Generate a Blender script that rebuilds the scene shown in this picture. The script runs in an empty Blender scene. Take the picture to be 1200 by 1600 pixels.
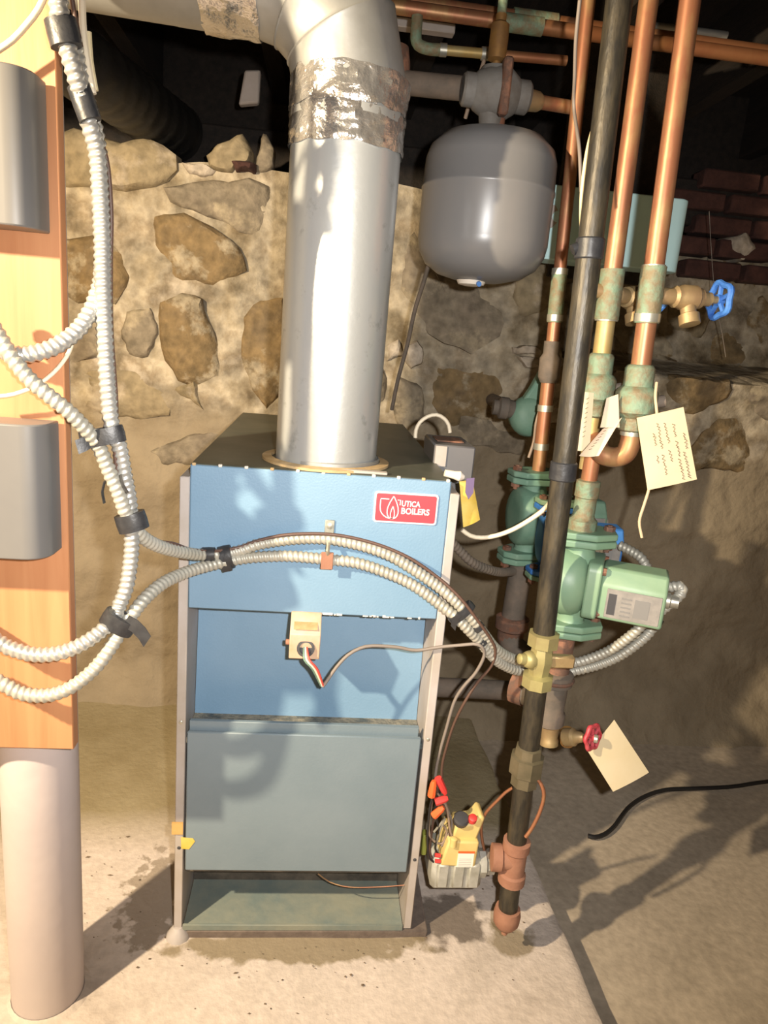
import bpy, math, random
from mathutils import Vector, Matrix, noise
random.seed(7)
V = Vector
scene = bpy.context.scene
COL = scene.collection

# ------------------------------------------------------------------ camera
F_PX, PITCH, ROLL, YAW = 1094.5, 0.2424, 0.0862, 0.1033
CAM = V((-0.0124, -1.123, 1.1185))
FW = V((math.sin(YAW)*math.cos(PITCH), math.cos(YAW)*math.cos(PITCH), -math.sin(PITCH)))
_r0 = V((math.cos(YAW), -math.sin(YAW), 0)); _u0 = _r0.cross(FW)
RT = math.cos(ROLL)*_r0 + math.sin(ROLL)*_u0
UP = -math.sin(ROLL)*_r0 + math.cos(ROLL)*_u0
cd = bpy.data.cameras.new('camera'); cam = bpy.data.objects.new('camera', cd); COL.objects.link(cam)
cd.sensor_fit = 'HORIZONTAL'; cd.sensor_width = 36.0; cd.lens = F_PX*36.0/1200.0
cd.clip_start = 0.02; cd.clip_end = 50
m = Matrix((RT, UP, -FW)).transposed().to_4x4(); m.translation = CAM
cam.matrix_world = m
scene.camera = cam

# ------------------------------------------------------------------ world, lights, exposure
w = bpy.data.worlds.new('world'); scene.world = w; w.use_nodes = True
w.node_tree.nodes['Background'].inputs[0].default_value = (0.9, 0.95, 1.0, 1)
w.node_tree.nodes['Background'].inputs[1].default_value = 0.012
def point_light(name, loc, power, color, radius):
    l = bpy.data.lights.new(name, 'POINT'); l.energy = power; l.color = color; l.shadow_soft_size = radius
    o = bpy.data.objects.new(name, l); o.location = loc; COL.objects.link(o); return o
fl = bpy.data.lights.new('camera_flash', 'SPOT'); fl.energy = 29.0; fl.color = (1.0, 0.965, 0.92); fl.shadow_soft_size = 0.011
fl.spot_size = math.radians(96); fl.spot_blend = 0.85
flo = bpy.data.objects.new('camera_flash', fl); COL.objects.link(flo)
fm = Matrix((RT, UP, -FW)).transposed().to_4x4(); fm.translation = CAM + RT*0.065 + UP*0.03 - FW*0.02; flo.matrix_world = fm
point_light('bare_bulb_light', (-1.05, -0.92, 1.50), 84.0, (1.0, 0.80, 0.53), 0.022)
scene.view_settings.view_transform = 'Standard'
scene.view_settings.look = 'None'
scene.view_settings.gamma = 1.0
scene.view_settings.use_curve_mapping = False
scene.view_settings.exposure = 1.50

# pixel helpers: photograph pixel -> world point on a plane of known depth / height
def ray(x, y): return FW + RT*((x-600)/F_PX) - UP*((y-800)/F_PX)
def at(x, y, Y): d = ray(x, y); return CAM + d*((Y-CAM.y)/d.y)
def atz(x, y, Z): d = ray(x, y); return CAM + d*((Z-CAM.z)/d.z)

# ------------------------------------------------------------------ materials
MATS = {}
def mat(name, c1, c2=None, rough=0.6, metal=0.0, scale=12.0, bump=0.0, bscale=40.0, c3=None, stretch=None,
        lo=0.35, hi=0.65, spec=0.5, detail=5.0, coat=0.0, rough2=None):
    if name in MATS: return MATS[name]
    mt = bpy.data.materials.new(name); mt.use_nodes = True
    nt = mt.node_tree; N = nt.nodes; L = nt.links
    b = N['Principled BSDF']
    b.inputs['Roughness'].default_value = rough; b.inputs['Metallic'].default_value = metal
    b.inputs['Specular IOR Level'].default_value = spec
    b.inputs['Coat Weight'].default_value = coat
    b.inputs['Base Color'].default_value = (*c1, 1)
    tc = N.new('ShaderNodeTexCoord'); mp = N.new('ShaderNodeMapping')
    L.new(tc.outputs['Object'], mp.inputs['Vector'])
    if stretch: mp.inputs['Scale'].default_value = stretch
    if c2 is not None:
        nz = N.new('ShaderNodeTexNoise'); nz.inputs['Scale'].default_value = scale; nz.inputs['Detail'].default_value = detail
        nz.inputs['Roughness'].default_value = 0.62
        L.new(mp.outputs[0], nz.inputs['Vector'])
        cr = N.new('ShaderNodeValToRGB'); L.new(nz.outputs['Fac'], cr.inputs['Fac'])
        e = cr.color_ramp.elements
        e[0].position = lo; e[0].color = (*c1, 1); e[1].position = hi; e[1].color = (*c2, 1)
        if c3 is not None:
            q = e.new((lo+hi)/2); q.color = (*c3, 1)
        L.new(cr.outputs['Color'], b.inputs['Base Color'])
        if rough2 is not None:
            mr = N.new('ShaderNodeMapRange'); L.new(nz.outputs['Fac'], mr.inputs['Value'])
            mr.inputs['From Min'].default_value = lo; mr.inputs['From Max'].default_value = hi
            mr.inputs['To Min'].default_value = rough; mr.inputs['To Max'].default_value = rough2
            L.new(mr.outputs['Result'], b.inputs['Roughness'])
    if bump > 0:
        n2 = N.new('ShaderNodeTexNoise'); n2.inputs['Scale'].default_value = bscale; n2.inputs['Detail'].default_value = 6
        L.new(mp.outputs[0], n2.inputs['Vector'])
        bp = N.new('ShaderNodeBump'); bp.inputs['Strength'].default_value = min(1.0, bump); bp.inputs['Distance'].default_value = 0.01
        L.new(n2.outputs['Fac'], bp.inputs['Height']); L.new(bp.outputs['Normal'], b.inputs['Normal'])
    MATS[name] = mt; return mt

BLUE = mat('blue_enamel', (0.165, 0.28, 0.405), (0.19, 0.31, 0.44), rough=0.42, scale=5, bump=0.08, bscale=260)
DOORBLUE = mat('door_grey_blue', (0.155, 0.205, 0.24), (0.18, 0.23, 0.265), rough=0.5, scale=6, bump=0.05, bscale=200)  # lower door: darker and greyer than the hood's blue
JACKET = mat('dark_green_jacket', (0.045, 0.055, 0.045), (0.095, 0.098, 0.075), rough=0.45, scale=9)
STRIP = mat('grey_side_enamel', (0.46, 0.42, 0.41), (0.37, 0.325, 0.28), rough=0.55, scale=7)
DUSTBASE = mat('dusty_plinth', (0.13, 0.10, 0.085), (0.19, 0.15, 0.125), rough=0.9, scale=30, bump=0.3)
PAN = mat('greenish_base_pan', (0.16, 0.20, 0.19), (0.25, 0.26, 0.21), rough=0.6, scale=11, bump=0.15)
DARKIN = mat('dark_interior', (0.055, 0.05, 0.042), (0.13, 0.11, 0.085), rough=0.9, scale=22, bump=0.3)  # dark mottled brown for the panel and rail behind the door
DUST = mat('dust_ledge', (0.06, 0.075, 0.08), (0.26, 0.235, 0.18), rough=0.9, scale=26, bump=0.5, bscale=120)
RED = mat('red_nameplate', (0.72, 0.055, 0.075), rough=0.4)
PALE = mat('pale_print', (0.86, 0.74, 0.74), rough=0.45)
BEIGE = mat('beige_control', (0.60, 0.45, 0.36), (0.50, 0.33, 0.20), rough=0.6, scale=16)
AMBER = mat('amber_label', (0.55, 0.40, 0.22), (0.38, 0.25, 0.11), rough=0.6, scale=30)
BLACK = mat('black_rubber', (0.012, 0.012, 0.014), rough=0.5)
TAPE = mat('black_tape', (0.02, 0.021, 0.025), (0.035, 0.036, 0.04), rough=0.42, scale=60, bump=0.2)
CONDUIT = mat('armored_cable_zinc', (0.40, 0.40, 0.385), (0.52, 0.515, 0.485), rough=0.38, metal=0.55, scale=9)
CONDUITOLD = mat('armored_cable_dull', (0.38, 0.365, 0.31), (0.48, 0.465, 0.41), rough=0.5, metal=0.35, scale=9)
BROWNW = mat('brown_wire', (0.10, 0.055, 0.04), rough=0.5)
TANW = mat('tan_wire', (0.28, 0.205, 0.15), rough=0.6)
GREYW = mat('grey_wire', (0.22, 0.185, 0.16), rough=0.6)
WHITEW = mat('white_wire', (0.78, 0.68, 0.52), rough=0.5)
CREAMW = mat('cream_cable', (0.70, 0.60, 0.38), rough=0.5)
GALV = mat('galvanized_steel', (0.62, 0.65, 0.66), (0.38, 0.40, 0.39), rough=0.30, metal=0.6, scale=26, lo=0.60, hi=0.74, bump=0.04, bscale=60, rough2=0.55)
GALVD = mat('dull_galvanized', (0.47, 0.475, 0.46), (0.36, 0.36, 0.345), rough=0.48, metal=0.55, scale=8, bump=0.03)
FOIL = mat('foil_tape', (0.80, 0.78, 0.75), (0.55, 0.47, 0.38), rough=0.2, metal=0.85, scale=14, bump=1.0, bscale=22, lo=0.5, hi=0.75)
COPPER = mat('aged_copper', (0.35, 0.165, 0.088), (0.42, 0.245, 0.115), rough=0.42, metal=0.5, scale=7, c3=(0.36, 0.15, 0.08), stretch=(3, 3, 1))
COPDARK = mat('dark_copper', (0.28, 0.105, 0.05), (0.36, 0.17, 0.075), rough=0.5, metal=0.5, scale=9)
COPGOLD = mat('tarnished_gold_copper', (0.42, 0.28, 0.09), (0.44, 0.35, 0.17), rough=0.5, metal=0.45, scale=18)
VERDI = mat('verdigris_fitting', (0.21, 0.165, 0.095), (0.19, 0.27, 0.185), rough=0.65, metal=0.2, scale=42, bump=0.25, bscale=90, lo=.40, hi=.60)
SOLDER = mat('solder', (0.55, 0.53, 0.46), (0.40, 0.40, 0.34), rough=0.4, metal=0.7, scale=30)
BRASS = mat('dull_brass', (0.42, 0.31, 0.15), (0.33, 0.22, 0.12), rough=0.5, metal=0.5, scale=24, bump=0.1)
GASBRASS = mat('gas_cock_brass', (0.38, 0.34, 0.15), (0.30, 0.25, 0.12), rough=0.5, metal=0.4, scale=24)
IRON = mat('black_iron', (0.030, 0.027, 0.022), (0.080, 0.066, 0.043), rough=0.42, metal=0.3, scale=24, stretch=(3, 3, 0.7), lo=0.4, hi=0.7, bump=0.1, bscale=90)
RUST = mat('rusty_iron', (0.19, 0.075, 0.04), (0.30, 0.14, 0.085), rough=0.85, scale=22, bump=0.3, c3=(0.12, 0.07, 0.05))
REDLEAD = mat('reddish_fitting', (0.33, 0.165, 0.105), (0.27, 0.125, 0.08), rough=0.8, scale=24, bump=0.2)
DIRTYIRON = mat('dirty_iron', (0.10, 0.085, 0.07), (0.17, 0.13, 0.10), rough=0.8, scale=20, bump=0.2)
GREEN = mat('pump_green', (0.165, 0.285, 0.195), (0.215, 0.325, 0.21), rough=0.45, scale=10, bump=0.05)
GREEND = mat('old_pump_green', (0.13, 0.25, 0.18), (0.19, 0.30, 0.22), rough=0.6, scale=14, bump=0.1)
PUMPBLUE = mat('pump_blue', (0.03, 0.14, 0.45), (0.05, 0.18, 0.48), rough=0.45, scale=10)
DIRTGREEN = mat('stained_green', (0.36, 0.33, 0.22), (0.22, 0.30, 0.22), rough=0.8, scale=22)
GREYPLATE = mat('nameplate_grey', (0.34, 0.32, 0.30), (0.26, 0.25, 0.24), rough=0.4, metal=0.3, scale=60)
PRINTD = mat('dark_print', (0.05, 0.05, 0.055), rough=0.5)
PRINTM = mat('grey_print', (0.19, 0.185, 0.18), rough=0.5)
TANKG = mat('tank_grey', (0.185, 0.185, 0.19), (0.205, 0.20, 0.20), rough=0.32, scale=6)
CAPW = mat('white_cap', (0.72, 0.66, 0.58), rough=0.5)
WHEELB = mat('blue_handwheel', (0.03, 0.11, 0.42), (0.06, 0.20, 0.55), rough=0.5, scale=60)
WHEELR = mat('red_handwheel', (0.42, 0.025, 0.04), (0.55, 0.10, 0.12), rough=0.5, scale=70)
TEAL = mat('pale_teal_box', (0.54, 0.82, 0.86), (0.58, 0.85, 0.88), rough=0.55, scale=6)
BOXG = mat('grey_box_enamel', (0.135, 0.133, 0.133), (0.15, 0.147, 0.145), rough=0.4, scale=5)
CTRLG = mat('control_box_grey', (0.115, 0.115, 0.125), (0.14, 0.135, 0.14), rough=0.5, scale=8)
COLW = mat('painted_column', (0.50, 0.44, 0.445), (0.56, 0.495, 0.49), rough=0.55, scale=4, bump=0.1, bscale=30)
CARD = mat('manila_tag', (0.66, 0.55, 0.345), (0.70, 0.60, 0.41), rough=0.8, scale=10)
CARDP = mat('pinkish_tag', (0.66, 0.50, 0.40), (0.72, 0.60, 0.42), rough=0.8, scale=20)
INK = mat('brown_ink', (0.13, 0.07, 0.035), rough=0.8)
YTAG = mat('yellow_tag', (0.62, 0.42, 0.06), (0.70, 0.52, 0.14), rough=0.6, scale=25)
VIOLET = mat('violet_print', (0.13, 0.09, 0.19), rough=0.6)
ORANGE = mat('orange_wire_nut', (0.85, 0.13, 0.03), rough=0.5)
REDN = mat('red_wire_nut', (0.66, 0.05, 0.045), rough=0.5)
VALVEY = mat('yellow_valve_cover', (0.62, 0.46, 0.16), (0.68, 0.53, 0.22), rough=0.55, scale=18)
CASTAL = mat('cast_aluminium', (0.36, 0.36, 0.31), (0.50, 0.50, 0.46), rough=0.55, metal=0.35, scale=26, bump=0.2)
LABELW = mat('white_label', (0.80, 0.76, 0.68), rough=0.6)
OCHRE = mat('ochre_masking_tape', (0.52, 0.27, 0.07), (0.58, 0.36, 0.13), rough=0.7, scale=20)
REDWIRE = mat('red_wire', (0.62, 0.08, 0.06), rough=0.5)
GREENWIRE = mat('green_wire', (0.13, 0.22, 0.17), rough=0.5)
DUCT = mat('black_flex_duct', (0.008, 0.008, 0.008), (0.016, 0.015, 0.014), rough=0.5, scale=12, bump=0.2)  # black base lowered further, standing in for corner shade and flash falloff
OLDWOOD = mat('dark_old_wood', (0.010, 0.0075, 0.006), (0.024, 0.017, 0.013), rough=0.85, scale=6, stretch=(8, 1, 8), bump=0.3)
STRING = mat('string', (0.60, 0.47, 0.30), rough=0.9)
BRICKRED = mat('old_red_brick', (0.045, 0.018, 0.015), (0.085, 0.035, 0.027), rough=0.95, scale=20, bump=0.5)

def wood_board():
    mt = bpy.data.materials.new('orange_pine_board'); mt.use_nodes = True
    nt = mt.node_tree; N = nt.nodes; L = nt.links; b = N['Principled BSDF']; b.inputs['Roughness'].default_value = 0.55
    tc = N.new('ShaderNodeTexCoord'); mp = N.new('ShaderNodeMapping'); mp.inputs['Scale'].default_value = (14, 3, 0.9)
    L.new(tc.outputs['Object'], mp.inputs[0])
    nz = N.new('ShaderNodeTexNoise'); nz.inputs['Scale'].default_value = 3.2; nz.inputs['Detail'].default_value = 7; nz.inputs['Distortion'].default_value = 0.5
    L.new(mp.outputs[0], nz.inputs['Vector'])
    cr = N.new('ShaderNodeValToRGB'); L.new(nz.outputs['Fac'], cr.inputs[0])
    e = cr.color_ramp.elements
    e[0].position = 0.28; e[0].color = (0.40, 0.165, 0.072, 1); e[1].position = 0.66; e[1].color = (0.48, 0.225, 0.105, 1)
    L.new(cr.outputs[0], b.inputs['Base Color'])
    bp = N.new('ShaderNodeBump'); bp.inputs['Strength'].default_value = 0.15; bp.inputs['Distance'].default_value = 0.004
    L.new(nz.outputs['Fac'], bp.inputs['Height']); L.new(bp.outputs[0], b.inputs['Normal'])
    return mt
BOARD = wood_board()

def masonry(name, cols, scale=3.0, bump=0.7, fine=45.0, smear=None, flo=0.68, fhi=1.2):
    mt = bpy.data.materials.new(name); mt.use_nodes = True
    nt = mt.node_tree; N = nt.nodes; L = nt.links; b = N['Principled BSDF']; b.inputs['Roughness'].default_value = 0.95
    b.inputs['Specular IOR Level'].default_value = 0.2
    geo = N.new('ShaderNodeNewGeometry')
    nz = N.new('ShaderNodeTexNoise'); nz.inputs['Scale'].default_value = scale; nz.inputs['Detail'].default_value = 8; nz.inputs['Roughness'].default_value = 0.6
    L.new(geo.outputs['Position'], nz.inputs['Vector'])
    cr = N.new('ShaderNodeValToRGB'); L.new(nz.outputs['Fac'], cr.inputs[0])
    e = cr.color_ramp.elements
    n = len(cols)
    e[0].position = 0.33; e[0].color = (*cols[0], 1); e[1].position = 0.67; e[1].color = (*cols[-1], 1)
    for i in range(1, n-1):
        q = e.new(0.33 + 0.34*i/(n-1)); q.color = (*cols[i], 1)
    n2 = N.new('ShaderNodeTexNoise'); n2.inputs['Scale'].default_value = fine; n2.inputs['Detail'].default_value = 8
    L.new(geo.outputs['Position'], n2.inputs['Vector'])
    mr = N.new('ShaderNodeMapRange'); L.new(n2.outputs['Fac'], mr.inputs['Value'])
    mr.inputs['From Min'].default_value = 0.3; mr.inputs['From Max'].default_value = 0.7
    mr.inputs['To Min'].default_value = flo; mr.inputs['To Max'].default_value = fhi
    mx = N.new('ShaderNodeMix'); mx.data_type = 'RGBA'; mx.blend_type = 'MULTIPLY'; mx.inputs[0].default_value = 1.0
    base = cr.outputs[0]
    if smear:      # lime mortar smeared over parts of the stone faces
        n3 = N.new('ShaderNodeTexNoise'); n3.inputs['Scale'].default_value = 7.5; n3.inputs['Detail'].default_value = 6; n3.inputs['Roughness'].default_value = 0.65
        L.new(geo.outputs['Position'], n3.inputs['Vector'])
        c3 = N.new('ShaderNodeValToRGB'); L.new(n3.outputs['Fac'], c3.inputs[0])
        c3.color_ramp.elements[0].position = smear[0]; c3.color_ramp.elements[0].color = (0,0,0,1)
        c3.color_ramp.elements[1].position = smear[0]+0.07; c3.color_ramp.elements[1].color = (1,1,1,1)
        m3 = N.new('ShaderNodeMix'); m3.data_type = 'RGBA'; L.new(c3.outputs[0], m3.inputs[0]); L.new(base, m3.inputs[6]); m3.inputs[7].default_value = (*smear[1], 1)
        base = m3.outputs[2]
    L.new(base, mx.inputs[6]); L.new(mr.outputs[0], mx.inputs[7])
    L.new(mx.outputs[2], b.inputs['Base Color'])
    bp = N.new('ShaderNodeBump'); bp.inputs['Strength'].default_value = bump; bp.inputs['Distance'].default_value = 0.012
    L.new(n2.outputs['Fac'], bp.inputs['Height']); L.new(bp.outputs[0], b.inputs['Normal'])
    return mt
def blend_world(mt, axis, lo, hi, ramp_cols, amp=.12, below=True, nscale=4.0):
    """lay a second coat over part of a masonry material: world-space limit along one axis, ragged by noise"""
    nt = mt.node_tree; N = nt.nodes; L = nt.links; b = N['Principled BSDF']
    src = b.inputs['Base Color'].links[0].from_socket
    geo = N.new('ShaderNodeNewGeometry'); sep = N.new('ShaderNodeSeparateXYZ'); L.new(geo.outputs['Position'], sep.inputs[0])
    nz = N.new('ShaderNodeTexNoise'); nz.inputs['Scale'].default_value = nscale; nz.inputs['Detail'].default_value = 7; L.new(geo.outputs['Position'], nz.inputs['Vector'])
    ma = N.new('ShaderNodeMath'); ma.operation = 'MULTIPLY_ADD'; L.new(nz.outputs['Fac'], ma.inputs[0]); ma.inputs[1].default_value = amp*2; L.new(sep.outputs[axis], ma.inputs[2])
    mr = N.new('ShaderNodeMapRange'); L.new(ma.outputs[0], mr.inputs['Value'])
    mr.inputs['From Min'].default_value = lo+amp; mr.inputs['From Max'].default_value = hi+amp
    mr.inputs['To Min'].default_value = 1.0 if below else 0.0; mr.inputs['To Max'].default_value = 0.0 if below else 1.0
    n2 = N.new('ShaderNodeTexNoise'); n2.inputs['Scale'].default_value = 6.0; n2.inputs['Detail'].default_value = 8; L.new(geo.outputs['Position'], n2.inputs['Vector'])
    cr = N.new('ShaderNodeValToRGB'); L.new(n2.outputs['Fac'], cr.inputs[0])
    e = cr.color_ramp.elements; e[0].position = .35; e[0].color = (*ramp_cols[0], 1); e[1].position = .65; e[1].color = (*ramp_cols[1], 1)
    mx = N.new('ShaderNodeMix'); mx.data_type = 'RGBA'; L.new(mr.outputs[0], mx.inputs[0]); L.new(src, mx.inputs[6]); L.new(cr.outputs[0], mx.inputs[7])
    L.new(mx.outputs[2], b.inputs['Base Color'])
MORTAR = masonry('lime_mortar_and_parging', [(0.17, 0.13, 0.08), (0.29, 0.24, 0.165), (0.40, 0.345, 0.26), (0.26, 0.21, 0.145), (0.43, 0.37, 0.29)], 6.5, 1.0, 22, flo=.55, fhi=1.3)
STONES = [masonry('brown_fieldstone', [(0.14, 0.105, 0.06), (0.22, 0.155, 0.08), (0.17, 0.125, 0.075)], 9, 0.6, 40, smear=(0.53, (0.34, 0.285, 0.20))),
          masonry('grey_fieldstone', [(0.18, 0.15, 0.11), (0.25, 0.21, 0.155), (0.20, 0.165, 0.125)], 9, 0.6, 40, smear=(0.53, (0.34, 0.285, 0.20))),
          masonry('tan_fieldstone', [(0.22, 0.175, 0.105), (0.29, 0.235, 0.15), (0.25, 0.205, 0.135)], 8, 0.5, 36, smear=(0.56, (0.36, 0.30, 0.22))),
          masonry('pale_stone', [(0.40, 0.34, 0.27), (0.46, 0.40, 0.33), (0.36, 0.30, 0.23)], 12, 0.5, 50)]
PADM = masonry('painted_concrete_pad', [(0.42, 0.355, 0.305), (0.58, 0.50, 0.44), (0.63, 0.545, 0.485), (0.55, 0.475, 0.415)], 4, 0.25, 70, flo=.9, fhi=1.06)
FLOORM = masonry('dirty_concrete', [(0.34, 0.285, 0.22), (0.44, 0.37, 0.29), (0.50, 0.425, 0.335)], 2.6, 0.16, 55, flo=.84, fhi=1.1)

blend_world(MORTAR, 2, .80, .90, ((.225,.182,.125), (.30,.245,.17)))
blend_world(PADM, 1, .22, .36, ((.26,.21,.12), (.34,.285,.18)), amp=.1, below=False)
def dirt_patch(mt, c, sx, sy, col, amp=.9, nscale=18.0):
    nt = mt.node_tree; N = nt.nodes; L = nt.links; b = N['Principled BSDF']
    src = b.inputs['Base Color'].links[0].from_socket
    geo = N.new('ShaderNodeNewGeometry'); mp = N.new('ShaderNodeMapping'); mp.vector_type = 'POINT'
    L.new(geo.outputs['Position'], mp.inputs[0]); mp.inputs['Location'].default_value = (-c[0]/sx, -c[1]/sy, 0); mp.inputs['Scale'].default_value = (1/sx, 1/sy, 0)
    ln = N.new('ShaderNodeVectorMath'); ln.operation = 'LENGTH'; L.new(mp.outputs[0], ln.inputs[0])
    nz = N.new('ShaderNodeTexNoise'); nz.inputs['Scale'].default_value = nscale; nz.inputs['Detail'].default_value = 8; L.new(geo.outputs['Position'], nz.inputs['Vector'])
    ma = N.new('ShaderNodeMath'); ma.operation = 'MULTIPLY_ADD'; L.new(nz.outputs['Fac'], ma.inputs[0]); ma.inputs[1].default_value = amp*2; L.new(ln.outputs['Value'], ma.inputs[2])
    mr = N.new('ShaderNodeMapRange'); L.new(ma.outputs[0], mr.inputs['Value']); mr.inputs['From Min'].default_value = .85+amp; mr.inputs['From Max'].default_value = 1.05+amp
    mr.inputs['To Min'].default_value = .85; mr.inputs['To Max'].default_value = 0.0
    mx = N.new('ShaderNodeMix'); mx.data_type = 'RGBA'; L.new(mr.outputs[0], mx.inputs[0]); L.new(src, mx.inputs[6]); mx.inputs[7].default_value = (*col, 1)
    L.new(mx.outputs[2], b.inputs['Base Color'])
dirt_patch(PADM, (.31, .04), .085, .075, (.13,.105,.085))
dirt_patch(PADM, (.02, -.02), .26, .035, (.24,.19,.115))
dirt_patch(PADM, (.43, .0), .05, .05, (.25,.20,.13))
dirt_patch(PADM, (-.28, .10), .07, .12, (.30,.245,.19), 1.2, 40)
# ------------------------------------------------------------------ mesh builder
class MB:
    def __init__(s): s.v = []; s.f = []; s.M = Matrix.Identity(4)
    def add(s, vs, fs):
        o = len(s.v); s.v += [s.M @ V(p) for p in vs]; s.f += [tuple(i+o for i in f) for f in fs]; return s
    def box(s, lo, hi, ch=0.0):
        lo = V(lo); hi = V(hi)
        if ch <= 0:
            x0, y0, z0 = lo; x1, y1, z1 = hi
            vs = [(x0,y0,z0),(x1,y0,z0),(x1,y1,z0),(x0,y1,z0),(x0,y0,z1),(x1,y0,z1),(x1,y1,z1),(x0,y1,z1)]
            return s.add(vs, [(0,3,2,1),(4,5,6,7),(0,1,5,4),(1,2,6,5),(2,3,7,6),(3,0,4,7)])
        # chamfered box
        vs = []; idx = {}
        for sx in (0,1):
            for sy in (0,1):
                for sz in (0,1):
                    c = [(lo,hi)[q][i] for i, q in enumerate((sx,sy,sz))]
                    d = [ch if q == 0 else -ch for q in (sx,sy,sz)]
                    for ax in range(3):
                        p = [c[i]+(d[i] if i != ax else 0) for i in range(3)]
                        idx[(sx,sy,sz,ax)] = len(vs); vs.append(p)
        fs = []
        I = idx
        for q in (0,1):
            a = [I[(q,0,0,0)],I[(q,1,0,0)],I[(q,1,1,0)],I[(q,0,1,0)]]; fs.append(a if q else a[::-1])
            a = [I[(0,q,0,1)],I[(0,q,1,1)],I[(1,q,1,1)],I[(1,q,0,1)]]; fs.append(a if q else a[::-1])
            a = [I[(0,0,q,2)],I[(1,0,q,2)],I[(1,1,q,2)],I[(0,1,q,2)]]; fs.append(a if q else a[::-1])
        for p in (0,1):
            for q in (0,1):
                fs.append([I[(p,q,0,0)],I[(p,q,1,0)],I[(p,q,1,1)],I[(p,q,0,1)]])
                fs.append([I[(p,0,q,0)],I[(p,1,q,0)],I[(p,1,q,2)],I[(p,0,q,2)]])
                fs.append([I[(0,p,q,1)],I[(1,p,q,1)],I[(1,p,q,2)],I[(0,p,q,2)]])
        for k in [(a,b,c) for a in (0,1) for b in (0,1) for c in (0,1)]:
            fs.append([I[(*k,0)],I[(*k,1)],I[(*k,2)]])
        return s.add(vs, [tuple(f) for f in fs])
    def lathe(s, p, axis, prof, seg=20, cap=True, start=None):
        """prof: list of (radius, height along axis)"""
        p = V(p); a = V(axis).normalized()
        x = V((1,0,0)) if abs(a.x) < 0.9 else V((0,1,0))
        u = (x - a*x.dot(a)).normalized(); v = a.cross(u)
        vs = []; fs = []
        for r, h in prof:
            for i in range(seg):
                t = 2*math.pi*i/seg
                vs.append(p + a*h + u*(r*math.cos(t)) + v*(r*math.sin(t)))
        for k in range(len(prof)-1):
            for i in range(seg):
                j = (i+1) % seg
                fs.append((k*seg+i, k*seg+j, (k+1)*seg+j, (k+1)*seg+i))
        if cap:
            fs.append(tuple(range(seg))[::-1]); fs.append(tuple((len(prof)-1)*seg+i for i in range(seg)))
        return s.add(vs, fs)
    def cyl(s, p0, p1, r, r2=None, seg=16, cap=True):
        p0 = V(p0); p1 = V(p1); d = p1-p0
        return s.lathe(p0, d, [(r,0),(r if r2 is None else r2, d.length)], seg, cap)
    def hexnut(s, p0, p1, r): return s.cyl(p0, p1, r, seg=6)
    def tube(s, pts, r, seg=8, cap=True, rf=None, ovalize=None):
        n = len(pts); pts = [V(p) for p in pts]
        T = []
        for i in range(n):
            a = pts[max(0,i-1)]; b = pts[min(n-1,i+1)]; T.append((b-a).normalized())
        t0 = T[0]; x = V((0,0,1)) if abs(t0.z) < 0.9 else V((0,1,0))
        u = (x - t0*x.dot(t0)).normalized()
        vs = []; fs = []; L = 0.0
        for i in range(n):
            if i: L += (pts[i]-pts[i-1]).length
            u = (u - T[i]*u.dot(T[i])).normalized(); v = T[i].cross(u)
            for k in range(seg):
                th = 2*math.pi*k/seg
                rr = rf(L, th) if rf else r
                vs.append(pts[i] + u*(rr*math.cos(th)) + v*(rr*math.sin(th)*(ovalize or 1)))
        for i in range(n-1):
            for k in range(seg):
                j = (k+1) % seg
                fs.append((i*seg+k, i*seg+j, (i+1)*seg+j, (i+1)*seg+k))
        if cap: fs.append(tuple(range(seg))[::-1]); fs.append(tuple((n-1)*seg+k for k in range(seg)))
        return s.add(vs, fs)
    def prism(s, poly, ex, ey, n, o, h0, h1):
        """poly in 2D, mapped to o + ex*x + ey*y, extruded along n from h0 to h1"""
        ex = V(ex); ey = V(ey); n = V(n); o = V(o); k = len(poly)
        vs = [o+ex*a+ey*b+n*h0 for a, b in poly] + [o+ex*a+ey*b+n*h1 for a, b in poly]
        fs = [tuple(range(k))[::-1], tuple(range(k, 2*k))] + [(i,(i+1)%k,k+(i+1)%k,k+i) for i in range(k)]
        return s.add(vs, fs)
    def torus(s, c, axis, R, r, seg=24, sub=8, lob=0, amp=0.0):
        a = V(axis).normalized(); x = V((1,0,0)) if abs(a.x) < 0.9 else V((0,1,0))
        u = (x - a*x.dot(a)).normalized(); v = a.cross(u); c = V(c); vs = []; fs = []
        for i in range(seg):
            t = 2*math.pi*i/seg; d = u*math.cos(t)+v*math.sin(t); RR = R*(1+amp*math.cos(lob*t))
            for k in range(sub):
                q = 2*math.pi*k/sub; vs.append(c + d*(RR+r*math.cos(q)) + a*(r*math.sin(q)))
        for i in range(seg):
            for k in range(sub):
                fs.append((i*sub+k, ((i+1)%seg)*sub+k, ((i+1)%seg)*sub+(k+1)%sub, i*sub+(k+1)%sub))
        return s.add(vs, fs)
    def build(s, name, material, parent=None, smooth=40, bevel=0.0):
        off = WORLD.get(parent.name, V((0,0,0))) if parent else None
        if parent is None:
            xs = [p.x for p in s.v]; ys = [p.y for p in s.v]; zs = [p.z for p in s.v]
            off = V(((min(xs)+max(xs))/2, (min(ys)+max(ys))/2, min(zs)))
        me = bpy.data.meshes.new(name)
        me.from_pydata([p-off for p in s.v], [], s.f); me.update()
        import bmesh
        bm = bmesh.new(); bm.from_mesh(me); bmesh.ops.recalc_face_normals(bm, faces=bm.faces); bm.to_mesh(me); bm.free()
        if smooth:
            me.shade_smooth(); me.set_sharp_from_angle(angle=math.radians(smooth))
        me.materials.append(material)
        o = bpy.data.objects.new(name, me); COL.objects.link(o)
        if parent:
            o.parent = parent; WORLD[o.name] = off
        else:
            o.location = off; WORLD[o.name] = off
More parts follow.
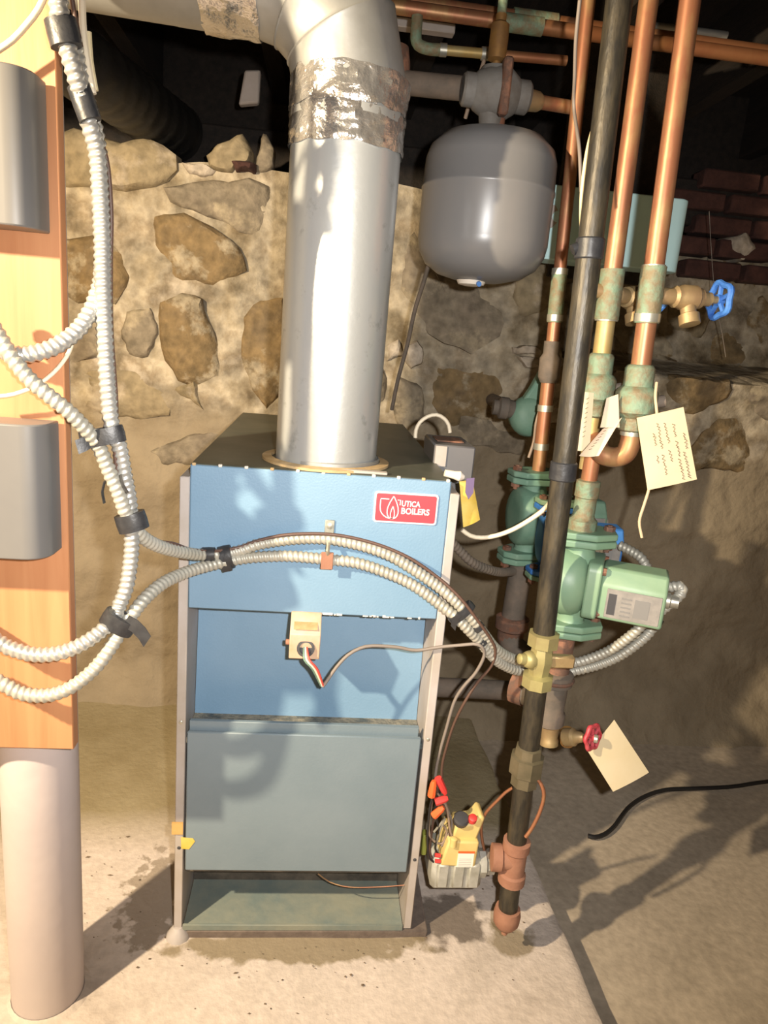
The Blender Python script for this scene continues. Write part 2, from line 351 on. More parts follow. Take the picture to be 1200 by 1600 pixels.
        if bevel:
            b = o.modifiers.new('bevel', 'BEVEL'); b.width = bevel; b.segments = 2; b.limit_method = 'ANGLE'
        return o
WORLD = {}
def tag(o, label, cat, group=None, kind=None):
    if label: o['label'] = label
    if cat: o['category'] = cat
    if group: o['group'] = group
    if kind: o['kind'] = kind
    return o
def thing(name, loc, label, cat, group=None):
    o = bpy.data.objects.new(name, None); COL.objects.link(o); o.empty_display_size = 0.05
    o.location = V(loc); WORLD[o.name] = V(loc); return tag(o, label, cat, group)
def structure(o): o['kind'] = 'structure'; return o
def spline(pts, step=0.006):
    P = [V(p) for p in pts]; P = [P[0]*2-P[1]] + P + [P[-1]*2-P[-2]]
    out = []
    for i in range(1, len(P)-2):
        a, b, c, d = P[i-1], P[i], P[i+1], P[i+2]; n = max(2, int((c-b).length/step))
        for k in range(n):
            t = k/n
            out.append(0.5*((2*b) + (c-a)*t + (2*a-5*b+4*c-d)*t*t + (3*b-a-3*c+d)*t**3))
    out.append(P[-2]); return out
def resample(pts, step):
    out = [pts[0]]; acc = 0.0
    for a, b in zip(pts, pts[1:]):
        l = (b-a).length
        if l < 1e-9: continue
        p = step-acc
        while p <= l:
            out.append(a+(b-a)*(p/l)); p += step
        acc = (acc+l) % step
    return out
def px(path): return [at(x, y, Y) for x, y, Y in path]
def text_polys(txt, size):
    cu = bpy.data.curves.new('t', 'FONT'); cu.body = txt; cu.size = size; cu.resolution_u = 3; cu.offset = size*0.03
    o = bpy.data.objects.new('t', cu); COL.objects.link(o)
    dg = bpy.context.evaluated_depsgraph_get(); me = bpy.data.meshes.new_from_object(o.evaluated_get(dg))
    vs = [(p.co.x, p.co.y) for p in me.vertices]; fs = [tuple(p.vertices) for p in me.polygons]
    bpy.data.objects.remove(o); bpy.data.curves.remove(cu); bpy.data.meshes.remove(me)
    return vs, fs

# ================================================================== SETTING
ZF = -0.02      # top of the painted pad
ZL = -0.075     # lower floor right of the pad
def grid(x0, x1, y0, y1, nx, ny, fn):
    b = MB(); vs = []; fs = []
    for j in range(ny+1):
        for i in range(nx+1):
            vs.append(fn(x0+(x1-x0)*i/nx, y0+(y1-y0)*j/ny))
    for j in range(ny):
        for i in range(nx):
            a = j*(nx+1)+i; fs.append((a, a+1, a+nx+2, a+nx+1))
    return b.add(vs, fs)
floor = grid(-3.0, 3.2, -3.2, 1.6, 62, 48, lambda x, y: (x, y, ZL + 0.008*noise.noise(V((x*2.2, y*2.2, 0))))).build('floor', FLOORM)
structure(floor)
# pad: real slab with a slightly ragged right edge
b = MB(); n = 60; top = []; ys = [-3.0 + 4.2*i/n for i in range(n+1)]
edge = [(0.545 - 0.03*(y-0.05) + 0.007*noise.noise(V((3.1, y*9, 0))) + 0.004*noise.noise(V((9, y*30, 2)))) for y in ys]
NX = 46
vs = []; fs = []
for j, y in enumerate(ys):
    for i in range(NX+1):
        x = -3.0 + (edge[j]+3.0)*(1-(1-i/NX)**1.6)
        vs.append((x, y, ZF + 0.004*noise.noise(V((x*5, y*5, 4))) - (0.004 if i == NX else 0)))
    vs.append((edge[j]+0.012, y, ZL-0.02))
for j in range(n):
    for i in range(NX+1):
        a = j*(NX+2)+i; fs.append((a, a+1, a+NX+3, a+NX+2))
pad = b.add(vs, fs).build('concrete_pad', PADM, floor, smooth=30)

# back wall ---------------------------------------------------------
WY = 0.93
def wall_y(x, z):
    y = WY + 0.035*noise.noise(V((x*2.1, z*2.1, 1.0))) + 0.022*noise.noise(V((x*7, z*7, 5.0))) + 0.010*noise.noise(V((x*22, z*22, 9.0)))
    y -= 0.9*max(0.0, 0.30-z)**2
    # the masonry steps back above a ledge on the right
    t = max(0.0, min(1.0, (x-0.66+0.05*noise.noise(V((0, z*6, 0))))/0.06)) * max(0.0, min(1.0, (z-1.08+0.03*noise.noise(V((x*6, 3, 0))))/0.05))
    return y + 0.33*t
def wall_top(x):
    return 1.53 + 0.05*noise.noise(V((x*3, 7, 0))) - 0.03*max(0, x+0.2)
NXW, NZW = 230, 120
vs = []; fs = []
for j in range(NZW+1):
    for i in range(NXW+1):
        x = -2.2 + 4.9*i/NXW; z = -0.15 + (wall_top(x)+0.15)*j/NZW
        vs.append((x, wall_y(x, z), z))
for j in range(NZW):
    for i in range(NXW):
        a = j*(NXW+1)+i; fs.append((a, a+1, a+NXW+2, a+NXW+1))
o0 = len(vs)
for i in range(NXW+1):
    x = -2.2 + 4.9*i/NXW; vs.append((x, WY+0.55, wall_top(x)+0.01))
for i in range(NXW):
    a = NZW*(NXW+1)+i; fs.append((a, a+1, o0+i+1, o0+i))
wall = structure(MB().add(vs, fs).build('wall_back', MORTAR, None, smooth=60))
WOFF = WORLD[wall.name]

def chaikin(p, k=1):
    for _ in range(k):
        q = []
        for i in range(len(p)):
            a = p[i]; c = p[(i+1) % len(p)]
            q.append((a[0]*.75+c[0]*.25, a[1]*.75+c[1]*.25)); q.append((a[0]*.25+c[0]*.75, a[1]*.25+c[1]*.75))
        p = q
    return p
def resamp_poly(p, n):
    segs = [(math.dist(p[i], p[(i+1) % len(p)])) for i in range(len(p))]; T = sum(segs); out = []
    for k in range(n):
        t = T*k/n; i = 0
        while t > segs[i] and i < len(segs)-1: t -= segs[i]; i += 1
        a = p[i]; c = p[(i+1) % len(p)]; u = t/max(1e-9, segs[i]); out.append((a[0]+(c[0]-a[0])*u, a[1]+(c[1]-a[1])*u))
    return out
def stone(poly, material, proud=0.03, name='stone'):
    """irregular domed stone set in the wall; poly in (x, z)"""
    n = 22; P = resamp_poly(poly, n)
    P = [(x+.014*noise.noise(V((x*17, z*17, 3)))+.005*noise.noise(V((x*55, z*55, 1))), z+.014*noise.noise(V((x*17, z*17, 8)))+.005*noise.noise(V((x*55, z*55, 6)))) for x, z in P]
    cx = sum(p[0] for p in P)/n; cz = sum(p[1] for p in P)/n; sd = random.random()*50
    b = MB(); vs = []; fs = []
    yc = wall_y(cx, cz)
    tx_, tz_ = random.uniform(-.10,.10), random.uniform(-.12,.04)      # the face of each stone tilts a little
    for k, (sc, dp) in enumerate(((1.0, 0.03), (0.97, -0.35), (0.84, -0.9), (0.5, -1.0))):
        for q, (x, z) in enumerate(P):
            X = cx+(x-cx)*sc; Z = cz+(z-cz)*sc
            j = noise.noise(V((X*14+sd, Z*14, sd)))+.5*noise.noise(V((X*33+sd, Z*33, sd)))
            bury = .022*max(0, noise.noise(V((x*9, z*9, sd)))+.1) if k < 3 else 0
            vs.append((X, (wall_y(X, Z)*0.6+yc*0.4) + (dp if k == 0 else dp*proud) + 0.010*j*(k > 0) + bury + (X-cx)*tx_*(k > 0) + (Z-cz)*tz_*(k > 0), Z))
    vs.append((cx, yc-proud, cz))
    for k in range(3):
        for i in range(n):
            j = (i+1) % n; fs.append((k*n+i, k*n+j, (k+1)*n+j, (k+1)*n+i))
    for i in range(n): fs.append((3*n+i, 3*n+(i+1) % n, 4*n))
    return b.add(vs, fs).build(name, material, wall, smooth=50)
# stones that can be told apart in the photograph (pixel outlines on the wall plane)
def pxpoly(pts, Y=WY-0.02):
    out = []
    for x, y in pts:
        p = at(x, y, Y); out.append((p.x, p.z))
    return out
KNOWN = [
 ([(62,205),(110,196),(170,214),(240,218),(280,245),(275,272),(245,292),(175,296),(120,290),(70,280)], 2, .05),
 ([(320,240),(340,218),(375,210),(394,230),(392,258),(360,270),(325,262)], 2, .05),
 ([(280,250),(318,252),(336,264),(330,274),(296,268)], 3, .03),
 ([(232,338),(275,326),(330,352),(380,385),(384,425),(340,448),(270,440),(240,412),(232,372)], 0, .045),
 ([(248,470),(285,450),(318,468),(335,520),(352,585),(325,606),(275,598),(252,560),(245,510)], 0, .05),
 ([(376,490),(400,468),(445,455),(450,600),(425,650),(395,615),(376,560)], 0, .04),
 ([(60,372),(140,362),(190,388),(206,440),(180,475),(110,470),(60,455)], 0, .035),
 ([(255,290),(330,276),(425,284),(425,345),(395,372),(340,345),(270,318)], 1, .03),
 ([(192,486),(236,478),(244,520),(230,560),(196,556),(184,520)], 1, .025),
 ([(110,580),(180,575),(240,590),(278,618),(262,650),(200,660),(120,640)], 2, .02),
 ([(222,708),(262,690),(330,672),(360,690),(300,730),(245,738)], 1, .03),
 ([(396,275),(426,262),(428,225),(410,205),(400,240)], 1, .03),
 ([(604,535),(624,530),(630,560),(606,566)], 3, .035),
 ([(632,536),(655,532),(668,548),(664,570),(645,576),(630,566)], 3, .045),
 ([(798,545),(822,538),(842,545),(842,553),(804,553)], 3, .05),
 ([(812,556),(842,556),(840,574),(818,572)], 3, .04),
 ([(640,340),(690,430),(785,462),(790,520),(740,560),(660,520),(625,440)], 1, .02),
 ([(680,570),(760,566),(790,600),(776,660),(700,668),(668,620)], 0, .02),
 ([(620,590),(660,600),(668,660),(630,690),(612,640)], 1, .025),
]
known = []
for pts, mi, pr in KNOWN:
    P = pxpoly(pts); stone(P, STONES[mi], pr*.55)
    cx = sum(p[0] for p in P)/len(P); cz = sum(p[1] for p in P)/len(P)
    R = max(math.dist(p, (cx, cz)) for p in P); known.append((cx, cz, R, P))
brickp = pxpoly([(364,256),(382,252),(404,256),(402,274),(372,272)], WY-.03)
stone(brickp, BRICKRED, .035, 'brick')
# filler rubble between and beyond them: power-diagram cells of jittered seeds
def inside(p, poly):
    c = False; n = len(poly); j = n-1
    for i in range(n):
        if (poly[i][1] > p[1]) != (poly[j][1] > p[1]) and p[0] < (poly[j][0]-poly[i][0])*(p[1]-poly[i][1])/(poly[j][1]-poly[i][1])+poly[i][0]: c = not c
        j = i
    return c
seeds = []
z = 0.90; row = 0
while z < 1.56:
    x = -1.35 + (row % 2)*0.1
    while x < 2.2:
        p = (x+random.uniform(-.04,.04), z+random.uniform(-.03,.03))
        if all(math.dist(p, (k[0], k[1])) > k[2]*0.92 for k in known): seeds.append(p)
        x += random.uniform(0.17, 0.28)
    z += 0.13; row += 1
def clip(poly, mx, mz, nx, nz):
    out = []
    for i in range(len(poly)):
        a = poly[i]; c = poly[(i+1) % len(poly)]
        da = (a[0]-mx)*nx+(a[1]-mz)*nz; dc = (c[0]-mx)*nx+(c[1]-mz)*nz
        if da <= 0: out.append(a)
        if da*dc < 0:
            t = da/(da-dc); out.append((a[0]+(c[0]-a[0])*t, a[1]+(c[1]-a[1])*t))
    return out
cnt = 0
for s in seeds:
    poly = [(s[0]-.16, s[1]-.10), (s[0]+.16, s[1]-.10), (s[0]+.16, s[1]+.10), (s[0]-.16, s[1]+.10)]
    for q in seeds:
        if q is s: continue
        d = math.dist(q, s)
        if d < .5: poly = clip(poly, (s[0]+q[0])/2, (s[1]+q[1])/2, q[0]-s[0], q[1]-s[1])
        if len(poly) < 3: break
    for k in known:
        for i in range(len(k[3])):
            q = k[3][i]; d = math.dist(q, s)
            if d < .4 and len(poly) >= 3: poly = clip(poly, s[0]+(q[0]-s[0])*.9, s[1]+(q[1]-s[1])*.9, q[0]-s[0], q[1]-s[1])
    if len(poly) < 3: continue
    poly = [(s[0]+(p[0]-s[0])*random.uniform(.74,.9), s[1]+(p[1]-s[1])*random.uniform(.74,.9)) for p in poly]
    xs = [p[0] for p in poly]; zs = [p[1] for p in poly]
    ar = abs(sum(poly[i][0]*poly[(i+1) % len(poly)][1]-poly[(i+1) % len(poly)][0]*poly[i][1] for i in range(len(poly))))/2
    if ar < .0032 or max(xs)-min(xs) < .045 or max(zs)-min(zs) < .04 or ar < .42*(max(xs)-min(xs))*(max(zs)-min(zs)): continue
    if max(zs) > wall_top(s[0])+.02: continue
    stone(poly, STONES[random.choice((0,0,1,1,2))], random.uniform(.0,.018)); cnt += 1

# ceiling: subfloor, joists, sill and the dark rim behind
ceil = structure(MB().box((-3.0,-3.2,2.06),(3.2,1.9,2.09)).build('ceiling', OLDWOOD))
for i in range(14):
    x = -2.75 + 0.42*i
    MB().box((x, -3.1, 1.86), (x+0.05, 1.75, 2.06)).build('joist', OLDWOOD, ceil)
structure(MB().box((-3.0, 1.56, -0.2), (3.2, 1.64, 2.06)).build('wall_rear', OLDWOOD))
MB().box((-2.2, 1.24, 1.56), (2.7, 1.42, 1.70), .006).build('sill_beam', OLDWOOD, ceil)
structure(MB().box((-3.1, -3.2, -0.2), (-3.0, 1.64, 2.06)).build('wall_left', MORTAR))
structure(MB().box((2.7, -3.2, -0.2), (2.8, 1.64, 2.06)).build('wall_right', MORTAR))
structure(MB().box((-3.0, -3.3, -0.2), (3.2, -3.2, 2.06)).build('wall_front', MORTAR))
# red bricks in the recess on the right
p = at(1100, 424, 1.27)
for j in range(5):
    for i in range(4):
        x = p.x + (i-.5*(j % 2))*.205 + random.uniform(-.006,.006); zz = p.z + j*.068; yo = random.uniform(-.008,.008)
        MB().box((x-.095, 1.20+yo, zz-.027), (x+.095, 1.28+yo, zz+.027), .006).build('brick', BRICKRED, wall)
stone([(a[0], a[1]) for a in pxpoly([(1142,368),(1170,362),(1185,385),(1165,412),(1148,395)], 1.19)], STONES[3], .085)

# ================================================================== BOILER
W = 0.2123; H = 0.90; HZ = 0.652; DZ = 0.4177; SZ = 0.8775; SD = 0.74
boiler = thing('boiler', (0, 0.3, ZF), 'blue gas boiler with red nameplate and open base, standing on the pad', 'boiler')
MB().box((-W, 0.0, HZ), (W, 0.03, H-.001), .0025).build('hood_panel', BLUE, boiler)
MB().box((-W+.001, 0.0015, H-.004), (W-.001, SD, H), .001).build('jacket_top', JACKET, boiler)
MB().box((-W, SD-.012, ZF+.03), (W, SD, H-.005)).build('back_panel', JACKET, boiler)
for sx in (-1, 1):
    x0, x1 = sorted((sx*W, sx*(W+.016)))
    sp = MB().box((x0, 0.0, 0.0), (x1, SD, SZ), .0015).build('side_panel', STRIP, boiler)
    for zz in (0.18, DZ+.02) if sx < 0 else (0.16, DZ+.0):
        MB().lathe((sx*(W+.008), 0.0005, zz), (0,-1,0), [(.0035,0),(.0035,.001),(.0018,.002)], 10).build('screw', PRINTD if zz < .3 else SOLDER, sp)
# scalloped weld tabs along the hood's top edge
for i in range(11):
    x = -W + .006 + (2*W-.012)*i/10
    MB().box((x-.003, -.0008, H-.0035), (x+.003, .004, H+.0012), .0008).build('edge_tab', CAPW if i % 3 else AMBER, boiler)
# recessed sloping panel, ledge, door
MB().prism([(.112,HZ+.03),(.116,HZ+.03),(.092,DZ-.012),(.088,DZ-.012)], (0,1,0), (0,0,1), (1,0,0), (0,0,0), -W+.001, W-.001).build('burner_cover', BLUE, boiler)
MB().box((-W+.001, .004, DZ-.022), (W-.001, .12, DZ-.012)).build('ledge', DUST, boiler)
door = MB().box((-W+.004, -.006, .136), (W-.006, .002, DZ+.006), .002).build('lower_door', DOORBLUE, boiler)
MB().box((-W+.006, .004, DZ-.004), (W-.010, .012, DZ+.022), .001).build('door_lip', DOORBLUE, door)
MB().box((-W+.001, .12, 0.0), (W-.001, .13, DZ)).build('interior_panel', DARKIN, boiler)
MB().prism([(.0,.0),(.12,.0),(.12,.004),(.006,.001)], (0,1,0), (0,0,1), (1,0,0), (0,0,0), -W+.001, W-.001).build('base_pan', PAN, boiler)
MB().box((-W+.001, -.001, -.004), (W-.001, .004, .009), .001).build('pan_lip', PAN, boiler)
MB().box((-W+.002, .013, .118), (W-.002, .088, .142)).build('burner_rail', DARKIN, boiler)
MB().box((-.205, -.001, ZF-.010), (.262, SD, -.004), .003).build('plinth', DUSTBASE, boiler)
# flue collar and plate on top
MB().lathe((0.004, .108, H), (0,0,1), [(.112,0),(.112,.004),(.096,.006),(.096,.001)], 36, cap=False).build('flue_collar', AMBER, boiler)
MB().box((.02, .006, H), (.105, .018, H+.005), .001).build('draft_clip', STRIP, boiler)
# nameplate: raised plate, pale rim, flame emblem, lettering
c00 = at(588, 767, -.001); c10 = at(686, 773, -.001); c01 = at(583, 815, -.001)
nx0, nx1, nz1, nz0 = c00.x-.002, c10.x, (c00.z+c10.z)/2, c01.z
NWd, NHt = nx1-nx0, nz1-nz0
def rrect(w_, h_, r, n=4, x=0, y=0):
    out = []
    for cx_, cy_, a0 in ((w_-r, r, -90), (w_-r, h_-r, 0), (r, h_-r, 90), (r, r, 180)):
        for k in range(n+1):
            a = math.radians(a0+90*k/n); out.append((x+cx_+r*math.cos(a), y+cy_+r*math.sin(a)))
    return out
EX, EZ, EN = V((1,0,0)), V((0,0,1)), V((0,-1,0))
plate = MB().prism(rrect(NWd, NHt, .005), EX, EZ, EN, (nx0, 0, nz0), 0, .0028).build('nameplate', PALE, boiler, bevel=.0006)
plate['label'] = 'red raised nameplate with flame emblem and pale lettering'
MB().prism(rrect(NWd-.006, NHt-.006, .0035), EX, EZ, EN, (nx0+.003, 0, nz0+.003), .0025, .0033).build('red_field', RED, plate)
def ribbon(b, pts, wd, o, h0, h1, closed=False):
    n = len(pts)
    vs = []; fs = []
    for i, (x, y) in enumerate(pts):
        a = pts[i-1] if (i or closed) else pts[i]; c = pts[(i+1) % n] if (i < n-1 or closed) else pts[i]
        d = V((c[0]-a[0], c[1]-a[1])); d.normalize(); nx, ny = -d.y*wd/2, d.x*wd/2
        for hh in (h0, h1):
            vs.append(o+EX*(x+nx)+EZ*(y+ny)+EN*hh); vs.append(o+EX*(x-nx)+EZ*(y-ny)+EN*hh)
    for i in range(n if closed else n-1):
        a = 4*i; c = 4*((i+1) % n)
        fs += [(a+2,a+3,c+3,c+2),(a,a+2,c+2,c),(a+3,a+1,c+1,c+3)]
    b.add(vs, fs)
o = V((nx0, 0, nz0)); S = NHt
em = MB()
U_ = [(.46,.775),(.20,.775),(.195,.70),(.195,.52)]+[(.20+.40*(1-math.cos(t*math.pi/12)), .48-.335*math.sin(t*math.pi/12)) for t in range(0, 7)]
ribbon(em, [(x*S,y*S) for x, y in U_], .03*S, o, .003, .0042)
drop = []
for k in range(25):
    t = k/24; a = 2*math.pi*t
    r_ = .21*math.sin(a)*(math.sin(a/2)**1.1); drop.append(((.60+r_*1.12)*S, (.145+.365*(1+math.cos(a)))*S))
drop = [(p[0], p[1]) for p in drop]
ribbon(em, drop, .03*S, o, .003, .0042)
drop2 = []
for k in range(17):
    a = 2*math.pi*k/16; r_ = .075*math.sin(a)*(math.sin(a/2)**1.1); drop2.append(((.60+r_*1.15)*S, (.145+.205*(1+math.cos(a)))*S))
ribbon(em, drop2, .024*S, o, .003, .0042)
ribbon(em, [(.73*S,.76*S),(.82*S,.76*S),(.82*S,.60*S)], .03*S, o, .003, .0042)
em.build('flame_emblem', PALE, plate)
for tx, xx, zz, sz in (('UTICA', .86, .575, .245), ('BOILERS', .86, .33, .265)):
    vs, fs = text_polys(tx, sz*S*1.02); xm = max(p[0] for p in vs); k = (.91*S if tx == 'BOILERS' else .60*S)/xm
    if tx == 'UTICA': k = min(k, 1.0*k)
    b = MB(); o_ = o+EX*(xx*S)+EZ*(zz*S)
    n_ = len(vs)
    b.add([o_+EX*(x*k)+EZ*y+EN*.0044 for x, y in vs], fs)
    b.build('lettering', PALE, plate, smooth=0)
# strap clip that holds the two armored cables on the hood
sx_ = at(516, 812, -.01).x; z1_ = at(516, 812, 0).z; z2_ = at(513, 882, 0).z
clipb = MB().box((sx_-.008, -.003, z1_-.032), (sx_+.008, 0.0, z1_), .001)
clipb.tube([(sx_, -.002, z1_-.026), (sx_-.0005, -.020, z1_-.034), (sx_-.001, -.030, z1_-.045), (sx_-.001, -.024, z1_-.056), (sx_-.002, -.004, z1_-.058)], .0035, 6)
clipo = clipb.build('cable_strap', SOLDER, boiler)
MB().box((sx_-.011, -.028, z2_+.000), (sx_+.009, -.025, z2_+.030), .001).build('strap_band', REDLEAD, clipo)
MB().lathe((sx_, -.003, z1_-.010), (0,-1,0), [(.005,0),(.005,.002),(.002,.003)], 12).build('strap_screw', SOLDER, clipo)
# pilot / rollout control hanging below the hood
cx0 = at(455, 960, -.015).x; cx1 = at(503, 962, -.015).x; czt = HZ+.004; czm = at(480, 1000, -.03).z; czb = at(480, 1026, -.02).z
CY0 = -.024
ctl = MB().prism([(.03,czt),(-.002,czt),(CY0-.012,czm+.012),(CY0-.006,czb),(.03,czb)], (0,1,0), (0,0,1), (1,0,0), (0,0,0), cx0, cx1).build('rollout_switch', BEIGE, boiler, bevel=.0015)
mid = V(((cx0+cx1)/2, CY0-.0095, (czm+.012+czb)/2))
MB().prism([(-.003,-.003),(CY0-.0125,czm+.019),(CY0-.0135,czm+.019),(-.004,-.002)][:0] or [(-.004,czt-.006),(CY0-.008,czm+.020),(CY0-.0095,czm+.0195),(-.0055,czt-.0065)], (0,1,0), (0,0,1), (1,0,0), (0,0,0), cx0+.006, cx1-.006).build('switch_label', AMBER, ctl)
MB().lathe(mid+V((0.002,.0015,-.002)), (0,-1,0.15), [(.0150,0),(.0150,.004),(.0105,.0045),(.0105,.001)], 20).build('bushing', PRINTD, ctl)
MB().lathe((cx0, -.012, czb+.022), (-1,0,0), [(.005,0),(.005,.006),(.003,.007)], 10).build('reset_stud', REDLEAD, ctl)
end = at(504, 1072, -.035)
for i, (mt_, off_) in enumerate(((GREENWIRE, -.005), (WHITEW, -.0015), (REDWIRE, .0028))):
    MB().tube(spline([mid+V((off_*.5+.002, -.001, 0)), mid+V((off_+.006,-.018,-.014)), (mid+end)/2+V((off_+.003,-.016,.004)), end+V((off_*.4,0,0))]), .0021, 6).build('lead_wire', mt_, ctl)
# grey safety control on the rear right corner
p = at(690, 700, .27)
ctr = MB().box((.205, .16, .845), (.283, .30, .935), .003).build('draft_control_box', CTRLG, boiler)
MB().box((.215, .20, .935), (.268, .26, .938), .001).build('box_lid', RUST, ctr)
MB().box((.207, .157, .895), (.228, .1605, .933)).build('paint_patch', STRIP, ctr)
MB().lathe(at(718, 744, .02), (1,0,-.15), [(.006,-.026),(.007,-.01),(.009,0),(.004,.008)], 12).build('spout_cap', CAPW, ctr)
b = MB()
random.seed(5)
for x in (500,508,516,523,530,571,580,584,590,600,606,612,640,655):
    p = at(x, 953+.039*(x-297), -.001); wd_ = random.uniform(.0015,.005); b.box((p.x-wd_, -.0008, HZ+.000), (p.x+wd_, .001, HZ+random.uniform(.0015,.004)))
b.build('chipped_paint', CAPW, boiler, smooth=0)
MB().tube(spline([at(497,1365,.04), at(515,1378,.035), at(545,1386,.03), at(590,1386,.03), at(632,1383,.03)], .01), .0011, 5).build('stray_copper_wire', COPPER, boiler)
# masking-tape scraps on the left edge
p = at(279, 1294, -.002); MB().box((p.x-.012, -.003, p.z-.013), (p.x+.008, -.0005, p.z+.012)).build('tape_scrap', OCHRE, boiler)
p = at(293, 1317, -.006); MB().prism([(-.012,.012),(.010,.010),(.0135,.004),(.003,-.013),(-.011,-.012)], EX, EZ, EN, p, 0, .001).build('tape_scrap', YTAG, boiler)
MB().lathe((-W-.008, .004, ZF-.002), (0,0,1), [(.024,0),(.021,.010),(.012,.020),(.009,.024)], 10).build('foot_blob', STRIP, boiler)

# ================================================================== FLUE
FX, FY, FR = 0.004, 0.108, 0.0885
zt = 1.405
flue = thing('flue_pipe', (FX, FY, H), 'galvanized flue pipe rising from the boiler, elbow turning left, foil tape bands', 'flue pipe')
ver = MB().lathe((FX, FY, H+.001), (0,0,1), [(FR,0),(FR,.30),(FR,.60)], 48, cap=False).build('vertical_pipe', GALV, flue)
MB().lathe((FX+.004, FY, H+.004), (0,0,1), [(.0905,0),(.0905,.006),(.0885,.008)], 48, cap=False).build('pipe_seam', GALVD, ver)
# foil band around the joint (crumpled)
def foil_ring(c, axis, r, h, seg=72, rows=16, seed=0.0, amp=.0035):
    a = V(axis).normalized(); x = V((0,1,0)); u = (x-a*x.dot(a)).normalized(); v = a.cross(u); vs = []; fs = []
    for j in range(rows+1):
        for i in range(seg):
            t = 2*math.pi*i/seg; hh = h*j/rows
            d = u*math.cos(t)+v*math.sin(t)
            q = (noise.noise(V((math.cos(t)*5+seed, math.sin(t)*5, hh*30)))*amp + abs(noise.noise(V((math.cos(t)*11, math.sin(t)*11+seed, hh*70))))*amp)
            e_ = .004*noise.noise(V((math.cos(t)*4, math.sin(t)*4, seed+9*(j == rows)))) if j in (0, rows) else 0
            vs.append(V(c)+a*(hh+e_)+d*(r+q))
    for j in range(rows):
        for i in range(seg):
            k = (i+1) % seg; fs.append((j*seg+i, j*seg+k, (j+1)*seg+k, (j+1)*seg+i))
    return MB().add(vs, fs)
foil_ring((FX, FY, 1.398), (0,0,1), FR+.002, .062, seed=1).build('foil_tape', FOIL, flue, smooth=24)
foil_ring((FX, FY, 1.452), (0,0,1), FR+.0035, .052, seed=4).build('foil_tape', FOIL, flue, smooth=24)
# mitred elbow
ER = 0.150; ze = 1.490; R_e = FR+.002
cen = V((FX-ER, FY, ze))
angs = [0, 30, 60, 90]
tang = []   # corner points of the mitred centre line
def arcp(a): return cen + V((ER*math.cos(math.radians(a)), 0, ER*math.sin(math.radians(a))))
def section(a, bow=1.0):   # plane through centre at angle a; ellipse ring on it
    ca, sa = math.cos(math.radians(a)), math.sin(math.radians(a)); rad = V((ca,0,sa)); vs = []
    for i in range(48):
        t = 2*math.pi*i/48; vs.append(cen + rad*(ER + R_e*bow*math.cos(t)) + V((0,1,0))*(R_e*bow*math.sin(t)))
    return vs
def gore(a0, a1):
    k = 1/math.cos(math.radians(7))
    rows = [section(a0), section(a0+(a1-a0)*.06, .985 if a0 else 1), section(a1-(a1-a0)*.08), section(a1-(a1-a0)*.03, 1.022), section(a1, 1.0)]
    vs = sum(rows, []); fs = []
    for j in range(len(rows)-1):
        for i in range(48):
            q = (i+1) % 48; fs.append((j*48+i, j*48+q, (j+1)*48+q, (j+1)*48+i))
    return MB().add(vs, fs)
MB().lathe((FX, FY, 1.44), (0,0,1), [(R_e,0),(R_e,.052)], 48, cap=False).build('elbow_collar', GALVD, flue)
for a0, a1 in zip(angs, angs[1:]): gore(a0, a1).build('elbow_gore', GALVD, flue, smooth=50)
zh = ze+ER
MB().lathe((FX-ER+.004, FY, zh), (-1,0,.03), [(R_e,0),(R_e,.12)], 48, cap=False).build('elbow_collar', GALVD, flue)
hp = MB().lathe((FX-ER-.05, FY, zh), (-1,0,.03), [(FR,0),(FR,1.5)], 48, cap=False).build('horizontal_pipe', GALVD, flue)
MB().box((FX-1.6, FY-FR*.74-.003, zh-FR*.70), (FX-ER-.06, FY-FR*.70, zh-FR*.69+.001)).build('lock_seam', GALVD, hp)
foil_ring((FX-ER+.01, FY, zh), (-1,0,.03), R_e+.002, .085, seed=7).build('foil_tape', FOIL, flue, smooth=24)

# black flexible duct in the dark corner
pts = spline([at(70,62,.60), at(135,108,.70), at(195,150,.85), at(252,190,1.02), at(278,208,1.12)], .02)
fd = MB().tube(resample(pts, .006), .078, 20, rf=lambda L, t: .076+.0014*math.cos(2*math.pi*L/.05)).build('flexible_duct', DUCT)
tag(fd, 'black ribbed flexible duct in the dark corner behind the left cables', 'duct')
p = at(390, 145, 1.0)
q = MB().prism([(-.025,-.04),(.028,-.03),(.03,.05),(-.012,.045)], EX, EZ, EN, p, 0, .03).build('insulation_scrap', STRIP, None, bevel=.006)
tag(q, 'pale scrap of insulation lying on the wall top left of the flue', 'scrap')

